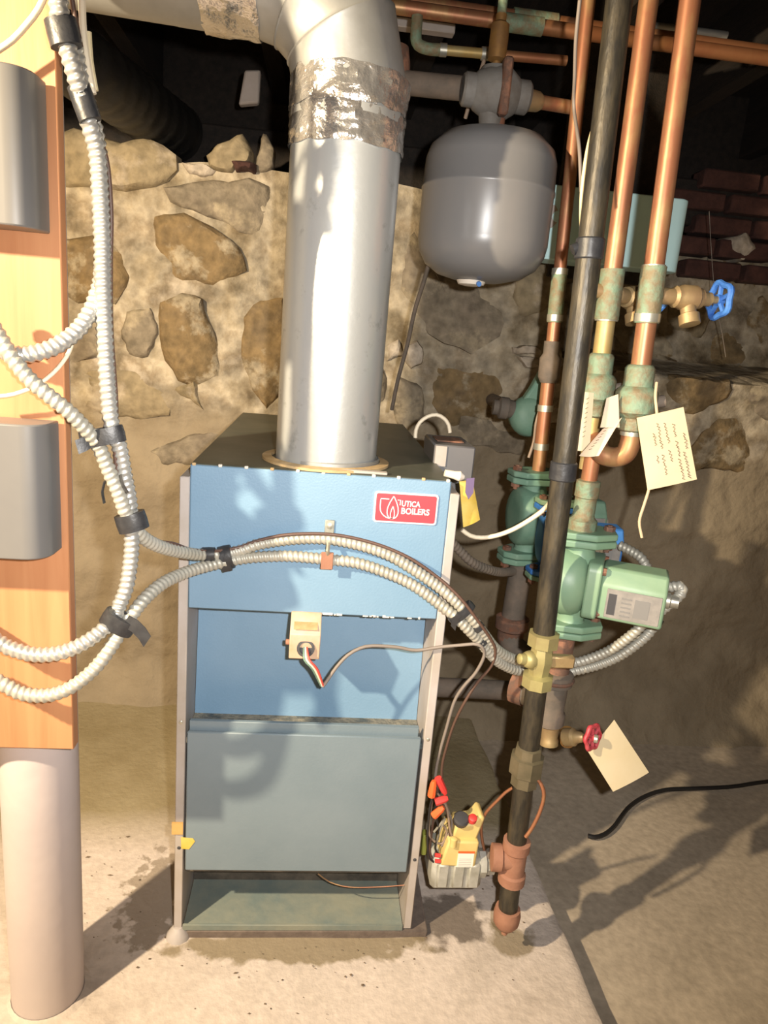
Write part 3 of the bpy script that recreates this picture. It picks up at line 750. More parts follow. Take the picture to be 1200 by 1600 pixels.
# ================================================================== BOARD, BOXES, COLUMN
BY = -0.20; bx1 = -0.333; bzb = 0.51
board = MB().box((-0.517, BY, bzb), (bx1, BY+.02, 1.95), .0015).build('backing_board', BOARD)
tag(board, 'orange pine backing board carrying the grey electrical boxes', 'board')
CX, CYc, CRd = -0.416, -0.112, 0.057
col = thing('lally_column', (CX, CYc, ZF), 'white painted round steel column below the orange board', 'column')
MB().lathe((CX, CYc, ZF-.002), (0,0,1), [(CRd,0),(CRd,.9),(CRd,2.08)], 40).build('shaft', COLW, col)
b = MB(); 
b.lathe((CX, CYc, ZF-.003), (0,0,1), [(CRd+.016,0),(CRd+.008,.004),(CRd+.001,.008)], 30, cap=False)
b.build('base_grout', PADM, col)
def ebox(zt_, zb_, xr, label, name):
    t = thing(name, (xr-.075, BY-.03, zb_), label, 'electrical box')
    prof = rrect(.24, zt_-zb_, .003, 2)
    body = MB().box((xr-.15, BY-.030, zb_+.002), (xr-.003, BY, zt_-.002), .002).build('box_body', BOXG, t)
    # cover with rounded shoulders
    poly = [(0,0),(-.0,.0)]
    s_ = [(-.24,0),(0,0),(0,-.012)] 
    arc = [(-.028+.028*math.cos(a), -.030-.028*math.sin(a)) for a in [math.pi/2*k/6 for k in range(7)]]
    poly = [(-.155, -.001)] + [(.0, -.001)] + arc + [(-.155, -.058)]
    MB().prism([(xr+a, c) for a, c in poly], (1,0,0), (0,1,0), (0,0,1), (0, BY-.004, 0), zb_-.002, zt_+.002).build('cover', BOXG, t, bevel=.002)
    return t
p0 = at(58, 140, -.235); p1 = at(55, 355, -.235)
t_ = ebox(at(30,112,-.24).z, at(30,352,-.25).z, p1.x+.006, 'upper grey metal electrical box on the orange board', 'electrical_box')
p2 = at(76, 680, -.235)
t2_ = ebox(at(30,662,-.24).z, at(30,868,-.25).z, p2.x+.002, 'lower grey metal electrical box on the orange board', 'electrical_box')

# ================================================================== CABLES
def armored(name, path, label, r=.0098, material=CONDUIT, pitch=.0085, group=None):
    pts = resample(spline(px(path), .004), pitch/5)
    o = MB().tube(pts, r, 10, rf=lambda L, t: r*(1+.10*math.cos(2*math.pi*L/pitch - t))).build(name, material, None, smooth=80)
    return tag(o, label, 'cable', group)
A = [(88,-60,-.245),(91,0,-.245),(97,45,-.24),(113,100,-.235),(126,145,-.225),(140,195,-.215),(152,240,-.205),(157,310,-.20),(160,380,-.20),(161,450,-.20),(165,550,-.20),(170,625,-.20),(175,665,-.20),(187,700,-.19),(194,740,-.185),(201,775,-.18),(205,815,-.178),(206,850,-.178),(203,885,-.18),(197,919,-.185),(187,945,-.19),(178,968,-.20),(161,984,-.212),(131,1005,-.226),(94,1020,-.236),(56,1023,-.24),(22,1015,-.24),(0,1004,-.238),(-60,965,-.235)]
armored('armored_cable', A, 'armored cable running down from the top left, curling back left over the board')
Bc = [(112,60,-.215),(130,140,-.205),(146,195,-.195),(155,250,-.185),(160,330,-.182),(161,400,-.184),(158,440,-.188),(152,460,-.192),(142,486,-.20),(120,517,-.212),(86,541,-.226),(49,553,-.236),(20,553,-.240),(-30,538,-.240)]
armored('armored_cable', Bc, 'armored cable branching left over the board below the upper grey box')
Cc = [(-30,480,-.250),(0,528,-.250),(19,559,-.250),(45,591,-.247),(75,617,-.242),(105,641,-.234),(131,667,-.222),(150,690,-.21),(158,706,-.206),(170,735,-.20),(184,767,-.195),(196,800,-.188),(210,825,-.175),(228,843,-.155),(255,856,-.12),(285,863,-.08),(315,867,-.045),(345,866,-.026),(376,860,-.018),(406,850,-.015),(462,842,-.013),(511,842,-.013),(560,851,-.014),(605,866,-.016),(642,887,-.02),(680,913,-.024),(710,938,-.03),(740,970,-.03),(757,992,-.02),(775,1014,-.005),(800,1029,.015),(840,1040,.05),(880,1038,.06),(913,1032,.05),(953,1016,.03),(987,992,.01),(1010,970,.0),(1033,954,-.01),(1056,936,-.015),(1066,924,-.015),(1062,916,-.01),(1048,917,.0),(1036,916,.005)]
armored('armored_cable', Cc, 'armored cable crossing the boiler front on top, ending at the front green pump', r=.0092, material=CONDUITOLD)
Dc = [(-50,1040,-.243),(0,1066,-.245),(30,1082,-.245),(60,1087,-.244),(90,1083,-.242),(120,1068,-.236),(150,1042,-.225),(172,1013,-.215),(187,990,-.205),(203,966,-.19),(225,937,-.165),(255,911,-.125),(292,894,-.075),(330,883,-.04),(372,874,-.02),(406,870,-.016),(455,869,-.014),(511,874,-.013),(560,880,-.014),(612,898,-.016),(650,917,-.02),(687,944,-.024),(712,964,-.03),(732,984,-.03),(750,1002,-.02),(768,1024,-.008),(785,1038,.01),(812,1048,.03),(867,1052,.07),(917,1044,.06),(960,1029,.05),(993,1008,.04),(1018,984,.04),(1028,955,.06),(1022,915,.09),(1005,876,.12),(988,862,.14),(968,852,.16)]
armored('armored_cable', Dc, 'armored cable crossing the boiler front below the other, passing behind the green pump', r=.0092, material=CONDUITOLD)
armored('armored_cable', [(700,840,.10),(716,858,.11),(740,880,.12),(775,893,.16),(802,893,.25)], 'short grey armored cable leaving the boiler side towards the rear pump', r=.0085, material=DIRTYIRON)
def wire(name, path, r, material, label, seg=7, **kw):
    return tag(MB().tube(spline(px(path), .008), r, seg, **kw).build(name, material, None, smooth=80), label, 'wire')
wire('thermostat_wire', [(112,-40,-.22),(113,0,-.215),(124,60,-.21),(140,130,-.20),(150,180,-.195),(160,225,-.19),(169,262,-.187),(174,337,-.185),(173,412,-.185),(174,512,-.185),(179,587,-.187),(182,640,-.19),(180,700,-.195),(183,737,-.192),(193,765,-.185),(207,795,-.175),(222,830,-.155),(240,845,-.13),(270,849,-.10),(300,859,-.06),(337,861,-.035),(375,855,-.022),(399,846,-.02),(444,836,-.02),(500,834,-.02),(545,839,-.02),(597,853,-.022),(642,873,-.026),(680,899,-.030),(706,921,-.036),(725,941,-.04),(747,970,-.04),(766,997,-.03),(774,1016,-.02),(768,1040,-.01),(744,1069,0),(725,1099,.0),(710,1129,.01),(699,1162,.015),(691,1195,.02),(690,1225,.02)], .0028, BROWNW, 'thin brown wire following the armored cables across to the gas valve')
wire('thermostat_wire', [(504,1073,-.035),(512,1062,-.032),(526,1042,-.028),(543,1024,-.024),(562,1013,-.018),(582,1009,-.014),(620,1011,-.01),(650,1016,-.008),(687,1011,-.01),(720,1008,-.02),(747,1007,-.03),(757,1022,-.025),(744,1050,-.015),(725,1072,-.008),(710,1096,0),(697,1140,.01),(688,1172,.015),(682,1200,.02),(678,1235,.02)], .0030, GREYW, 'grey wire looping from the control under the hood to the boiler right side')
wire('loose_wire', [(-30,98,-.235),(0,76,-.235),(20,62,-.235),(42,38,-.235),(60,14,-.235),(75,-20,-.235)], .0036, WHITEW, 'white wire crossing the board corner at the top left')
wire('loose_wire', [(113,536,-.19),(108,550,-.20),(98,566,-.21),(82,584,-.22),(56,603,-.23),(22,616,-.235),(0,619,-.235),(-30,622,-.235)], .0026, WHITEW, 'thin white wire below the branching armored cable on the board')
t = thing('romex_cable', at(140,140,-.205), 'cut end of flat cream cable hanging beside the taped armored cable', 'cable')
MB().tube(spline(px([(127,-40,-.205),(128,0,-.205),(130,50,-.205),(136,95,-.205),(145,147,-.205)]), .01), .0042, 8).build('sheath', WHITEW, t)
MB().tube(spline(px([(138,50,-.20),(141,95,-.20),(149,142,-.20)]), .01), .0036, 8).build('sheath_flap', CREAMW, t)
wire('loose_wire', [(722,828,.06),(735,837,.06),(752,840,.06),(775,837,.05),(800,828,.04),(825,814,.03),(850,796,.02),(868,775,.0)], .0042, WHITEW, 'cream wire sagging from the boiler side to the black gas pipe')
wire('loose_wire', [(649,684,.24),(650,672,.24),(656,660,.24),(668,651,.24),(682,648,.24),(694,654,.24),(701,664,.24),(703,676,.24)], .004, WHITEW, 'small white wire arching over the grey control box')
wire('capillary_tube', [(672,405,.40),(662,440,.44),(648,485,.48),(636,540,.52),(622,592,.55),(612,640,.58)], .0048, DIRTYIRON, 'thin grey tube slanting down behind the expansion tank')
wire('cobweb_wire', [(1108,330,.9),(1112,400,.9),(1118,470,.88),(1128,520,.88),(1134,558,.88)], .0010, GREYW, 'thin hanging thread behind the blue handwheel')
b = MB().tube(spline([atz(x, y, ZL+.012) for x, y in ((919,1306),(930,1308),(944,1304),(960,1291),(982,1262),(1009,1244),(1042,1234),(1087,1232),(1144,1229),(1192,1222),(1260,1215),(1330,1220))], .012), .0058, 8)
tag(b.build('floor_cable', BLACK), 'black cable lying on the dirty floor at the right', 'cable')
# black tape bands -------------------------------------------------
def band(p, d, r, ln, label, ov=1.0, flap=None, mt=TAPE):
    p = V(p); d = V(d).normalized(); t = thing('electrical_tape', p, label, 'tape')
    side = d.cross(V((0,1,0))).normalized(); dep = side.cross(d)
    vs = []; fs = []; n = 16
    prof = [(0,-.5),(1,-.5),(1.03,0),(1,.5),(0,.5)]
    for k, (q, h) in enumerate(prof):
        for i in range(n):
            a = 2*math.pi*i/n; vs.append(p + d*(h*ln) + (side*(math.cos(a)*r*ov)+dep*(math.sin(a)*r))*max(q, .55))
    for k in range(4):
        for i in range(n):
            j = (i+1) % n; fs.append((k*n+i, k*n+j, (k+1)*n+j, (k+1)*n+i))
    MB().add(vs, fs).build('tape_wrap', mt, t, smooth=50)
    if flap:
        L_ = [at(*q) for q in flap]; wv = d*(ln*.42); vs = []; fs = []
        for q in L_:
            vs += [q-wv, q+wv, q+wv+V((0,.0012,0)), q-wv+V((0,.0012,0))]
        for i in range(len(L_)-1):
            a = 4*i; c = a+4
            fs += [(a,a+1,c+1,c),(a+2,a+3,c+3,c+2),(a+1,a+2,c+2,c+1),(a+3,a,c,c+3)]
        fs += [(0,3,2,1),(4*len(L_)-4,4*len(L_)-3,4*len(L_)-2,4*len(L_)-1)]
        MB().add(vs, fs).build('loose_end', mt, t)
    return t
def dirpx(a, c, Y): return at(*c, Y)-at(*a, Y)
band(at(99,52,-.238), dirpx((94,30),(105,75),-.238), .0135, .026, 'black tape wrapped round the cables at the top edge of the board', 1.25)
band(at(132,162,-.222), dirpx((124,140),(140,185),-.222), .0115, .036, 'dark worn tape on the vertical cable beside the cut cream cable', 1.1)
band(at(160,682,-.205), dirpx((150,655),(166,712),-.205), .0135, .021, 'black tape joining two cables above the lower box, with a grey end', 2.1, [(142,688,-.215),(132,694,-.222),(120,699,-.225)])
band(at(206,815,-.18), dirpx((198,795),(212,838),-.18), .0165, .024, 'black tape gathering the cables left of the boiler hood', 1.25)
q = MB().tube(spline(px([(188,742,-.20),(192,758,-.205),(200,770,-.205)]), .005), .0045, 6, ovalize=.3); q.tube(spline(px([(164,752,-.2),(160,768,-.2),(163,786,-.2)]), .005), .0045, 6, ovalize=.3)
tag(q.build('tape_strip', TAPE), 'loose strip of black tape dangling above the cable bundle left of the boiler', 'tape')
band(at(186,972,-.203), dirpx((200,950),(172,992),-.203), .015, .022, 'black tape tying the two looping cables, long flap to the right', 1.6, [(196,970,-.212),(210,978,-.216),(222,990,-.218),(230,1003,-.218)])
band(at(354,871,-.024), dirpx((335,874),(373,866),-.024), .0135, .019, 'black tape over both cables at the hood left side', 1.5, [(352,880,-.036),(354,888,-.036),(356,893,-.034)])
band(at(326,866,-.038), dirpx((315,866),(338,866),-.038), .0112, .020, 'brown-black tape on the upper cable just left of the hood cables')
band(at(721,957,-.030), dirpx((712,948),(730,968),-.03), .0125, .014, 'black tape tying both cables at the boiler right edge', 2.0, [(716,965,-.04),(710,973,-.04),(708,982,-.036)])
band(at(746,979,-.027), dirpx((738,970),(755,988),-.027), .0108, .012, 'narrow black tape on the upper cable beside the gas pipe')
band(at(752,1003,-.018), dirpx((745,995),(758,1012),-.018), .0108, .010, 'narrow black tape on the lower cable beside the gas pipe')
band(at(1020,968,.02), dirpx((1030,955),(1010,980),.02), .0115, .018, 'black tape holding two cables under the green pump motor', 1.7)

# ================================================================== EXPANSION TANK + AIR SEPARATOR
TX = at(760, 320, .36).x; TY = .36
zb = at(752, 444, .36).z; zs_ = at(760, 395, .25).z; zt_ = at(765, 238, .25).z; ztop = at(765, 190, .36).z
TR = (at(863, 320, .36).x-at(658, 320, .36).x)/2*.985
tank = thing('expansion_tank', (TX, TY, zb), 'grey expansion tank hanging right of the flue', 'tank')
H_ = zt_-zb
prof = [(.001,0),(TR*.35,.004),(TR*.65,.014),(TR*.86,.032),(TR*.97,.056),(TR,.078),(TR,H_-.050),(TR*1.012,H_-.048),(TR*1.012,H_-.043),(TR,H_-.041),(TR*.985,H_+.008),(TR*.93,H_+.030),(TR*.75,H_+.052),(TR*.4,H_+.064),(.001,H_+.066)]
body = MB().lathe((TX, TY, zb), (0,0,1), prof, 48, cap=False).build('tank_body', TANKG, tank, smooth=60)
cap_ = MB().lathe((TX-.016, TY-.01, zb+.004), (0,0,-1), [(.030,0),(.026,.008),(.012,.011)], 24).build('valve_cap', CAPW, tank)
MB().cyl((TX-.006, TY-.032, zb-.001), (TX-.006, TY-.044, zb-.004), .005, seg=10).build('valve_stem', PUMPBLUE, cap_)
ztk = zb+H_+.064
MB().lathe((TX+.004, TY, ztk-.006), (0,0,1), [(.032,0),(.030,.008),(.014,.012),(.014,.05)], 18).build('neck_fitting', RUST, tank)
sep = thing('air_separator', (TX, TY, ztk+.03), 'grey cast air separator with rust streak above the expansion tank', 'air separator')
zc = at(775, 145, TY).z; xl = at(722, 140, TY).x; xr_ = at(826, 155, TY).x; cxs = (xl+xr_)/2
b = MB().lathe((xl, TY, zc), (1,0,-.02), [(.026,0),(.030,.004),(.030,.022),(.034,.026),(.044,.045),(.048,.065),(.044,.09),(.034,.104),(.030,.108),(.030,.128),(.024,.133)], 20)
b.lathe((cxs-.005, TY, zc-.02), (0,0,1), [(.020,-.045),(.024,-.02),(.034,0),(.034,.045),(.026,.062)], 18)
b.build('separator_body', mat('dirty_cast_grey', (.20,.195,.185), (.13,.115,.10), rough=.7, scale=14, bump=.2), sep)
MB().box((cxs+.000, TY-.052, zc-.05), (cxs+.018, TY-.028, zc+.048), .004).build('rust_streak_rib', RUST, sep)
xv = at(778, 75, TY).x; zv0 = zc+.04
vent = MB().lathe((xv, TY, zv0), (0,0,1), [(.008,0),(.008,.012),(.017,.016),(.018,.05),(.017,.075),(.010,.08),(.010,.092)], 18).build('air_vent', mat('amber_brass', (.36,.20,.06),(.25,.14,.06), rough=.5, metal=.5, scale=40), sep)
MB().cyl((xv, TY, zv0+.092), (xv, TY, zv0+.15), .009).build('vent_stem', VERDI, vent)
p0 = V((xl-.002, TY, zc)); p1 = V((at(600,140,.40).x, .40, zc+.01))
pp = thing('supply_pipe', p1, 'dark iron supply pipe between the flue and the air separator', 'pipe')
MB().cyl(p1, p0, .0215, seg=18).build('pipe', DIRTYIRON, pp)
MB().lathe(p1+V((.014,0,-.02)), (0,0,1), [(.030,-.03),(.034,0),(.034,.05),(.028,.08)], 16).build('elbow', RUST, pp)
p0 = V((xr_, TY, zc-.006)); p1 = at(905, 170, TY+.02)
pp = thing('copper_pipe', p0, 'short copper pipe leaving the right side of the air separator', 'pipe')
MB().cyl(p0, p1, .0125, seg=16).build('pipe', COPPER, pp); MB().lathe(p0, p1-p0, [(.020,-.005),(.018,.02),(.013,.028)], 16).build('adapter', BRASS, pp)
wire('capillary_tube', [(756,95,.40),(750,115,.40),(737,150,.42),(727,185,.44)], .004, TANW, 'thin pale tube beside the air separator')

# ================================================================== PIPES AT THE CEILING
def run(name, label, segs, cat='pipe', group=None):
    """segs: list of (part_name, p0, p1, r, material)"""
    t = thing(name, segs[0][1], label, cat, group)
    for n_, a, c, r, mt in segs: MB().cyl(a, c, r, seg=18).build(n_, mt, t)
    return t
YC = .52
def C_(x, y): return at(x, y, YC)
r1 = .0145
a_ = C_(560, 8); d_ = V((1,0,-.01))
def along(pt, xend): return pt + d_*(xend-pt.x)
zA = C_(700, 22); zB = C_(700, 2)
def line_at(ref, x): return V((x, YC, ref.z-.004*(x-ref.x)))
xs_ = [C_(570,10).x, C_(785,30).x, C_(848,38).x, C_(935,50).x]
run('copper_pipe', 'lower of the two copper pipes running along the ceiling joists', [('pipe', line_at(zA, xs_[0]), line_at(zA, xs_[1]), r1, COPPER), ('coupling', line_at(zA, xs_[1]), line_at(zA, xs_[2]), r1*1.22, VERDI), ('pipe', line_at(zA, xs_[2]), line_at(zA, 1.6), r1, COPDARK)])
zB2 = V((zB.x, YC+.04, zB.z+.006))
def line_b(x): return V((x, YC+.04, zB2.z-.004*(x-zB2.x)))
xb = [C_(570,0).x, C_(810,6).x, C_(880,18).x]
run('copper_pipe', 'upper of the two copper pipes running along the ceiling joists', [('pipe', line_b(xb[0]), line_b(xb[1]), r1*.9, COPPER), ('coupling', line_b(xb[1]), line_b(xb[2]), r1*1.15, VERDI), ('pipe', line_b(xb[2]), line_b(1.6), r1*.9, COPDARK)])
t = thing('copper_pipe', at(650, 60, .48), 'thin copper feed pipe with green elbow below the ceiling pipes', 'pipe')
e0 = at(652, 25, .48); e1 = at(651, 65, .48); e2 = at(668, 76, .48); e3 = at(690, 78, .48); e4 = at(758, 84, .48); e5 = at(885, 95, .48)
MB().tube(spline([e0, e1, e2, e3], .006), .0115, 14).build('elbow', VERDI, t)
MB().cyl(e3, e4, .0095).build('pipe', COPGOLD, t)
MB().lathe(e3, e4-e3, [(.0125,-.004),(.0125,.010)], 14).build('solder_joint', SOLDER, t); MB().lathe(e4, e5-e4, [(.0125,-.008),(.0125,.008)], 14).build('solder_joint', SOLDER, t)
MB().cyl(e4, e5, .0095).build('pipe', COPDARK, t)
q = MB().box((at(590,20,.75).x, .75, at(600,38,.75).z), (at(712,40,.75).x, .78, at(600,22,.75).z), .002).build('furring_strip', STRIP)
tag(q, 'pale wooden strip behind the ceiling pipes right of the flue elbow', 'wood strip')
q = MB().cyl(at(1010,40,.80), at(1135,56,.80), .010).build('conduit_stub', GALVD)
tag(q, 'short grey conduit high on the right behind the copper risers', 'conduit')

# ================================================================== RISERS
def vpipe(t, name, x, Y, z0, z1, r, mt, seg=18): return MB().cyl((x, Y, z0), (x, Y, z1), r, seg=seg).build(name, mt, t)
def zat(x, y, Y): return at(x, y, Y).z
def fitting(t, name, x, Y, prof, mt, seg=18): return MB().lathe((x, Y, 0), (0,0,1), prof, seg).build(name, mt, t)
# riser 1: thin copper pipe to the rear green pump
Y1 = .34; X1 = .455
r = .0128
t1 = thing('copper_riser', (X1+.01, Y1, .92), 'thin copper riser left of the black pipe, down to the rear green pump', 'pipe')
T1 = V((at(919,-10,Y1).x, Y1, 1.84)); B1 = at(843, 722, Y1)
def on1(y):
    z = zat(880, y, Y1); k = (T1.z-z)/(T1.z-B1.z); return T1.lerp(B1, k)
MB().cyl(T1, on1(430), r).build('pipe', COPPER, t1)
MB().cyl(on1(500), on1(640), r).build('pipe', COPPER, t1)
MB().cyl(on1(430), on1(505), r*1.22).build('coupling', VERDI, t1)
MB().lathe(on1(600), on1(530)-on1(600), [(r*1.3,0),(r*1.75,.012),(r*1.75,.05),(r*1.3,.06),(r*1.3,.085)], 16).build('check_valve', DIRTYIRON, t1)
MB().cyl(on1(600), on1(742), r*1.12).build('pipe', COPPER, t1)
for y in (425, 498, 640, 700): MB().cyl(on1(y-5), on1(y+5), r*1.28).build('solder_joint', SOLDER, t1)
# gas pipe
YG = -.05; rG = .0185
GX0 = .361; GX1 = .388
gas = thing('gas_pipe', (.395, YG, .03), 'tall black iron gas pipe with brass cock and rusty drip leg', 'gas pipe')
def gp(z): return V((GX0+(GX1-GX0)*(1.594-z)/(1.594-.645), YG, z))
zv = zat(845, 1030, YG)
MB().cyl(gp(1.86), gp(zv+.04), rG, seg=24).build('upper_pipe', IRON, gas)
for y, ln, mt_ in ((388, .030, TAPE), (738, .030, TAPE)):
    z_ = zat(912, y, YG); MB().lathe(gp(z_-ln/2), gp(z_+ln/2)-gp(z_-ln/2), [(rG+.001,0),(rG+.0028,.002),(rG+.0028,ln-.002),(rG+.001,ln)], 24).build('tape_band', mt_, gas)
z_ = zat(912, 388, YG); MB().cyl(gp(z_)+V((-.026,0,-.004)), gp(z_)+V((-.012,0,.004)), .008, seg=10).build('tape_knot', TAPE, gas)
# gas cock
gx = gp(zv).x
cock = MB().lathe((gx, YG, zv), (0,0,1), [(rG+.002,-.052),(rG+.0085,-.050),(rG+.0085,-.030),(.018,-.026),(.020,-.01),(.022,0),(.020,.012),(.018,.022),(rG+.0085,.026),(rG+.0085,.048),(rG+.002,.050)], 8).build('gas_cock', GASBRASS, gas, smooth=25)
MB().lathe((gx-.012, YG-.004, zv), (-1,-.25,.15), [(.013,0),(.016,.010),(.013,.018),(.010,.020),(.009,.030),(.004,.033)], 12).build('cock_nut', GASBRASS, cock)
MB().box((gx+.014, YG-.010, zv-.012), (gx+.058, YG+.006, zv+.010), .003).build('cock_handle', BRASS, cock)
z_u = zat(820, 1195, YG); gx2 = .392
MB().cyl((gx, YG, zv-.045), (gx2, YG, z_u), rG, seg=24).build('middle_pipe', IRON, gas)
un = MB().lathe((gx2, YG, z_u), (0,0,1), [(rG+.002,-.040),(rG+.006,-.038),(rG+.006,-.016),(rG+.012,-.014),(rG+.012,.018),(rG+.006,.020),(rG+.005,.036),(rG+.001,.038)], 8).build('union', mat('union_olive', (.10,.085,.05),(.16,.13,.08), rough=.6, metal=.3, scale=20), gas, smooth=25)
z_t = zat(800, 1345, YG)
MB().cyl((gx2, YG, z_u-.03), (gx2+.004, YG, z_t), rG*.98, seg=24).build('lower_pipe', IRON, gas)
tx = gx2+.004
tee = MB().lathe((tx, YG, z_t), (0,0,1), [(rG+.002,-.046),(rG+.0065,-.044),(rG+.0065,-.026),(rG+.003,-.022),(rG+.003,.022),(rG+.0065,.026),(rG+.0065,.044),(rG+.001,.046)], 20)
tee.lathe((tx, YG, z_t+.004), (-1,.12,0), [(rG+.002,.0),(rG+.002,.022),(rG+.006,.025),(rG+.006,.042),(rG-.004,.043)], 20)
tee.build('tee', REDLEAD, gas)
zdr = zat(792, 1420, YG)
MB().cyl((tx, YG, z_t-.04), (tx+.002, YG, zdr), rG*.98, seg=20).build('drip_leg', IRON, gas)
MB().lathe((tx+.002, YG, zdr-.040), (0,0,1), [(.006,-.016),(.006,-.004),(rG*.9,0),(rG+.006,.012),(rG+.007,.030),(rG+.005,.042),(rG+.002,.043)], 16).build('drip_cap', REDLEAD, gas)
MB().cyl(gp(.97)+V((.04,.02,.0)), gp(1.52)+V((.034,.02,0)), .0045, seg=10).build('tracer_tube', COPDARK, gas) if False else None
# cream wire trapped between riser and gas pipe
wire('loose_wire', [(950,150,-.02),(935,180,-.02),(920,230,-.02),(911,290,-.02),(909,340,-.02),(911,372,-.025)], .0042, CREAMW, 'cream wire clinging to the left side of the upper black gas pipe')
wire('bonding_wire', [(906,0,.0),(900,60,.02),(898,120,.05),(897,170,.08),(905,230,.02),(908,300,.0)], .0028, GREYW, 'thin grey wire hanging beside the thin copper riser')
wire('copper_tube', [(801,1231,-.02),(790,1238,-.015),(778,1250,-.01),(766,1262,-.005),(757,1274,0),(752,1290,.0),(753,1310,.0),(757,1330,.005)], .0030, COPPER, 'copper pilot tube curving from the gas pipe union to the gas valve')
wire('copper_tube', [(832,1212,-.06),(842,1220,-.065),(849,1234,-.07),(849,1250,-.07),(842,1272,-.072),(831,1294,-.073),(821,1308,-.074)], .0036, COPPER, 'loose copper tube hooking down on the right of the gas pipe')

# riser 3 (to the blue pump)
Y3 = .06; X3 = .458; r3 = .0165
t3 = thing('copper_riser', (X3, Y3, .97), 'middle copper riser with green check valve between black pipe and right riser', 'pipe')
T3 = V((.440, Y3, 1.86)); B3 = at(922, 690, Y3)
def on3(y): z = zat(950, y, Y3); return T3.lerp(B3, (T3.z-z)/(T3.z-B3.z))
MB().cyl(T3, on3(425), r3*.9).build('pipe', COPPER, t3)
MB().cyl(on3(420), on3(500), r3*1.2).build('tee', VERDI, t3)
MB().cyl(on3(495), on3(570), r3*.92).build('pipe', COPGOLD, t3)
MB().cyl(on3(492), on3(502), r3*1.14).build('solder_joint', SOLDER, t3)
def check(t, c, d, r, mt=VERDI):
    d = V(d).normalized()
    o = MB().lathe(c, d, [(r*1.0,-.06),(r*1.25,-.057),(r*1.25,-.038),(r*1.45,-.034),(r*1.85,-.028),(r*1.85,.004),(r*1.6,.010),(r*1.3,.014),(r*1.3,.042),(r*1.15,.046),(r*1.0,.048)], 14).build('flow_check_valve', mt, t)
    s = MB().cyl(c+V((r*1.2,-.002,-.012)), c+V((r*2.5,-.006,-.006)), r*.55, seg=10)
    s.build('valve_lug', DIRTYIRON, o); return o
check(t3, on3(598), T3-B3, r3)
MB().cyl(on3(625), on3(735), r3*.80).build('pipe', COPGOLD, t3)
MB().cyl(on3(634), on3(646), r3*.95).build('solder_joint', VERDI, t3)
# riser 4 (to the front pump)
Y4 = -.01; r4 = .0165
t4 = thing('copper_riser', (.498, Y4, 1.0), 'rightmost copper riser with green check valve and bottom elbow', 'pipe')
T4 = V((.470, Y4, 1.86)); B4 = at(985, 690, Y4)
def on4(y): z = zat(1010, y, Y4); return T4.lerp(B4, (T4.z-z)/(T4.z-B4.z))
MB().cyl(T4, on4(430), r4*.93).build('pipe', COPPER, t4)
MB().cyl(on4(415), on4(505), r4*1.18).build('tee', VERDI, t4)
MB().cyl(on4(413), on4(420), r4*1.08).build('solder_joint', SOLDER, t4); MB().cyl(on4(490), on4(503), r4*1.24).build('solder_joint', SOLDER, t4)
MB().cyl(on4(500), on4(585), r4*.96).build('pipe', COPPER, t4)
check(t4, on4(618), T4-B4, r4*1.1)
MB().cyl(on4(640), on4(690), r4*.92).build('pipe', COPGOLD, t4)
PX, PY = .463, .045    # front pump axis
zf_top = zat(928, 835, PY)
e = on4(690)
MB().tube(spline([on4(680), e, e+V((-.004,.002,-.022)), e+V((-.018,.014,-.032)), e+V((-.036,.030,-.028)), V((PX+.004, PY, e.z-.012)), V((PX, PY, e.z-.04))], .004), r4*1.02, 16).build('elbow', COPPER, t4)
MB().cyl(on4(672), on4(682), r4*1.12).build('solder_joint', SOLDER, t4)
MB().cyl((PX, PY, e.z-.035), (PX, PY, zf_top+.05), r4*.85).build('pipe', COPPER, t4)
MB().lathe((PX, PY, zf_top+.008), (0,0,1), [(.026,0),(.026,.018),(.021,.022),(.019,.028),(.019,.058),(.021,.060),(.021,.088),(.017,.090)], 14).build('adapter', VERDI, t4)

# ------------------------------------------------ drain valves with blue wheels
def wheel(t, c, ax, R, mt, spokes=5):
    o = MB().torus(c, ax, R, R*.20, 30, 8, spokes, .10)
    ax = V(ax).normalized(); x = V((0,0,1)); u = (x-ax*x.dot(ax)).normalized(); v = ax.cross(u)
    for k in range(spokes):
        a = 2*math.pi*k/spokes; o.cyl(V(c), V(c)+(u*math.cos(a)+v*math.sin(a))*R, R*.16, seg=6)
    o.lathe(V(c)-ax*R*.2, ax, [(R*.34,0),(R*.34,R*.4),(R*.2,R*.5)], 10)
    return o.build('handwheel', mt, t)
def drain_valve(c, ax, label, wm=WHEELB):
    ax = V(ax).normalized(); c = V(c); t = thing('drain_valve', c, label, 'valve')
    MB().lathe(c, ax, [(.012,0),(.013,.004),(.013,.022),(.017,.026),(.017,.034),(.0195,.038),(.0195,.062),(.016,.066),(.016,.072),(.011,.075),(.011,.090),(.006,.092),(.006,.108)], 14).build('valve_body', BRASS, t)
    s_ = c+ax*.048; MB().lathe(s_, (ax.x*.15, -.35, -1), [(.012,0),(.012,.026),(.016,.028),(.016,.044),(.012,.045)], 14).build('spout', BRASS, t)
    wheel(t, c+ax*.108, ax, .026, wm); return t
dv = on4(460)
drain_valve(dv+V((.016,0,0)), (.98, .14, 0.03), 'brass drain valve with blue handwheel on the rightmost riser')
dv3 = on3(460)
drain_valve(dv3+V((.014,.0,0)), (.75, .55, 0.0), 'brass drain valve half hidden behind the rightmost riser')
q = thing('brass_nipple', dv3+V((-.03,0,0)), 'short brass stub on the left of the middle riser tee', 'fitting')
MB().lathe(dv3+V((-.046,.0,.004)), (1,0,0), [(.012,0),(.014,.003),(.014,.016),(.012,.018),(.012,.03)], 12).build('stub', BRASS, q)

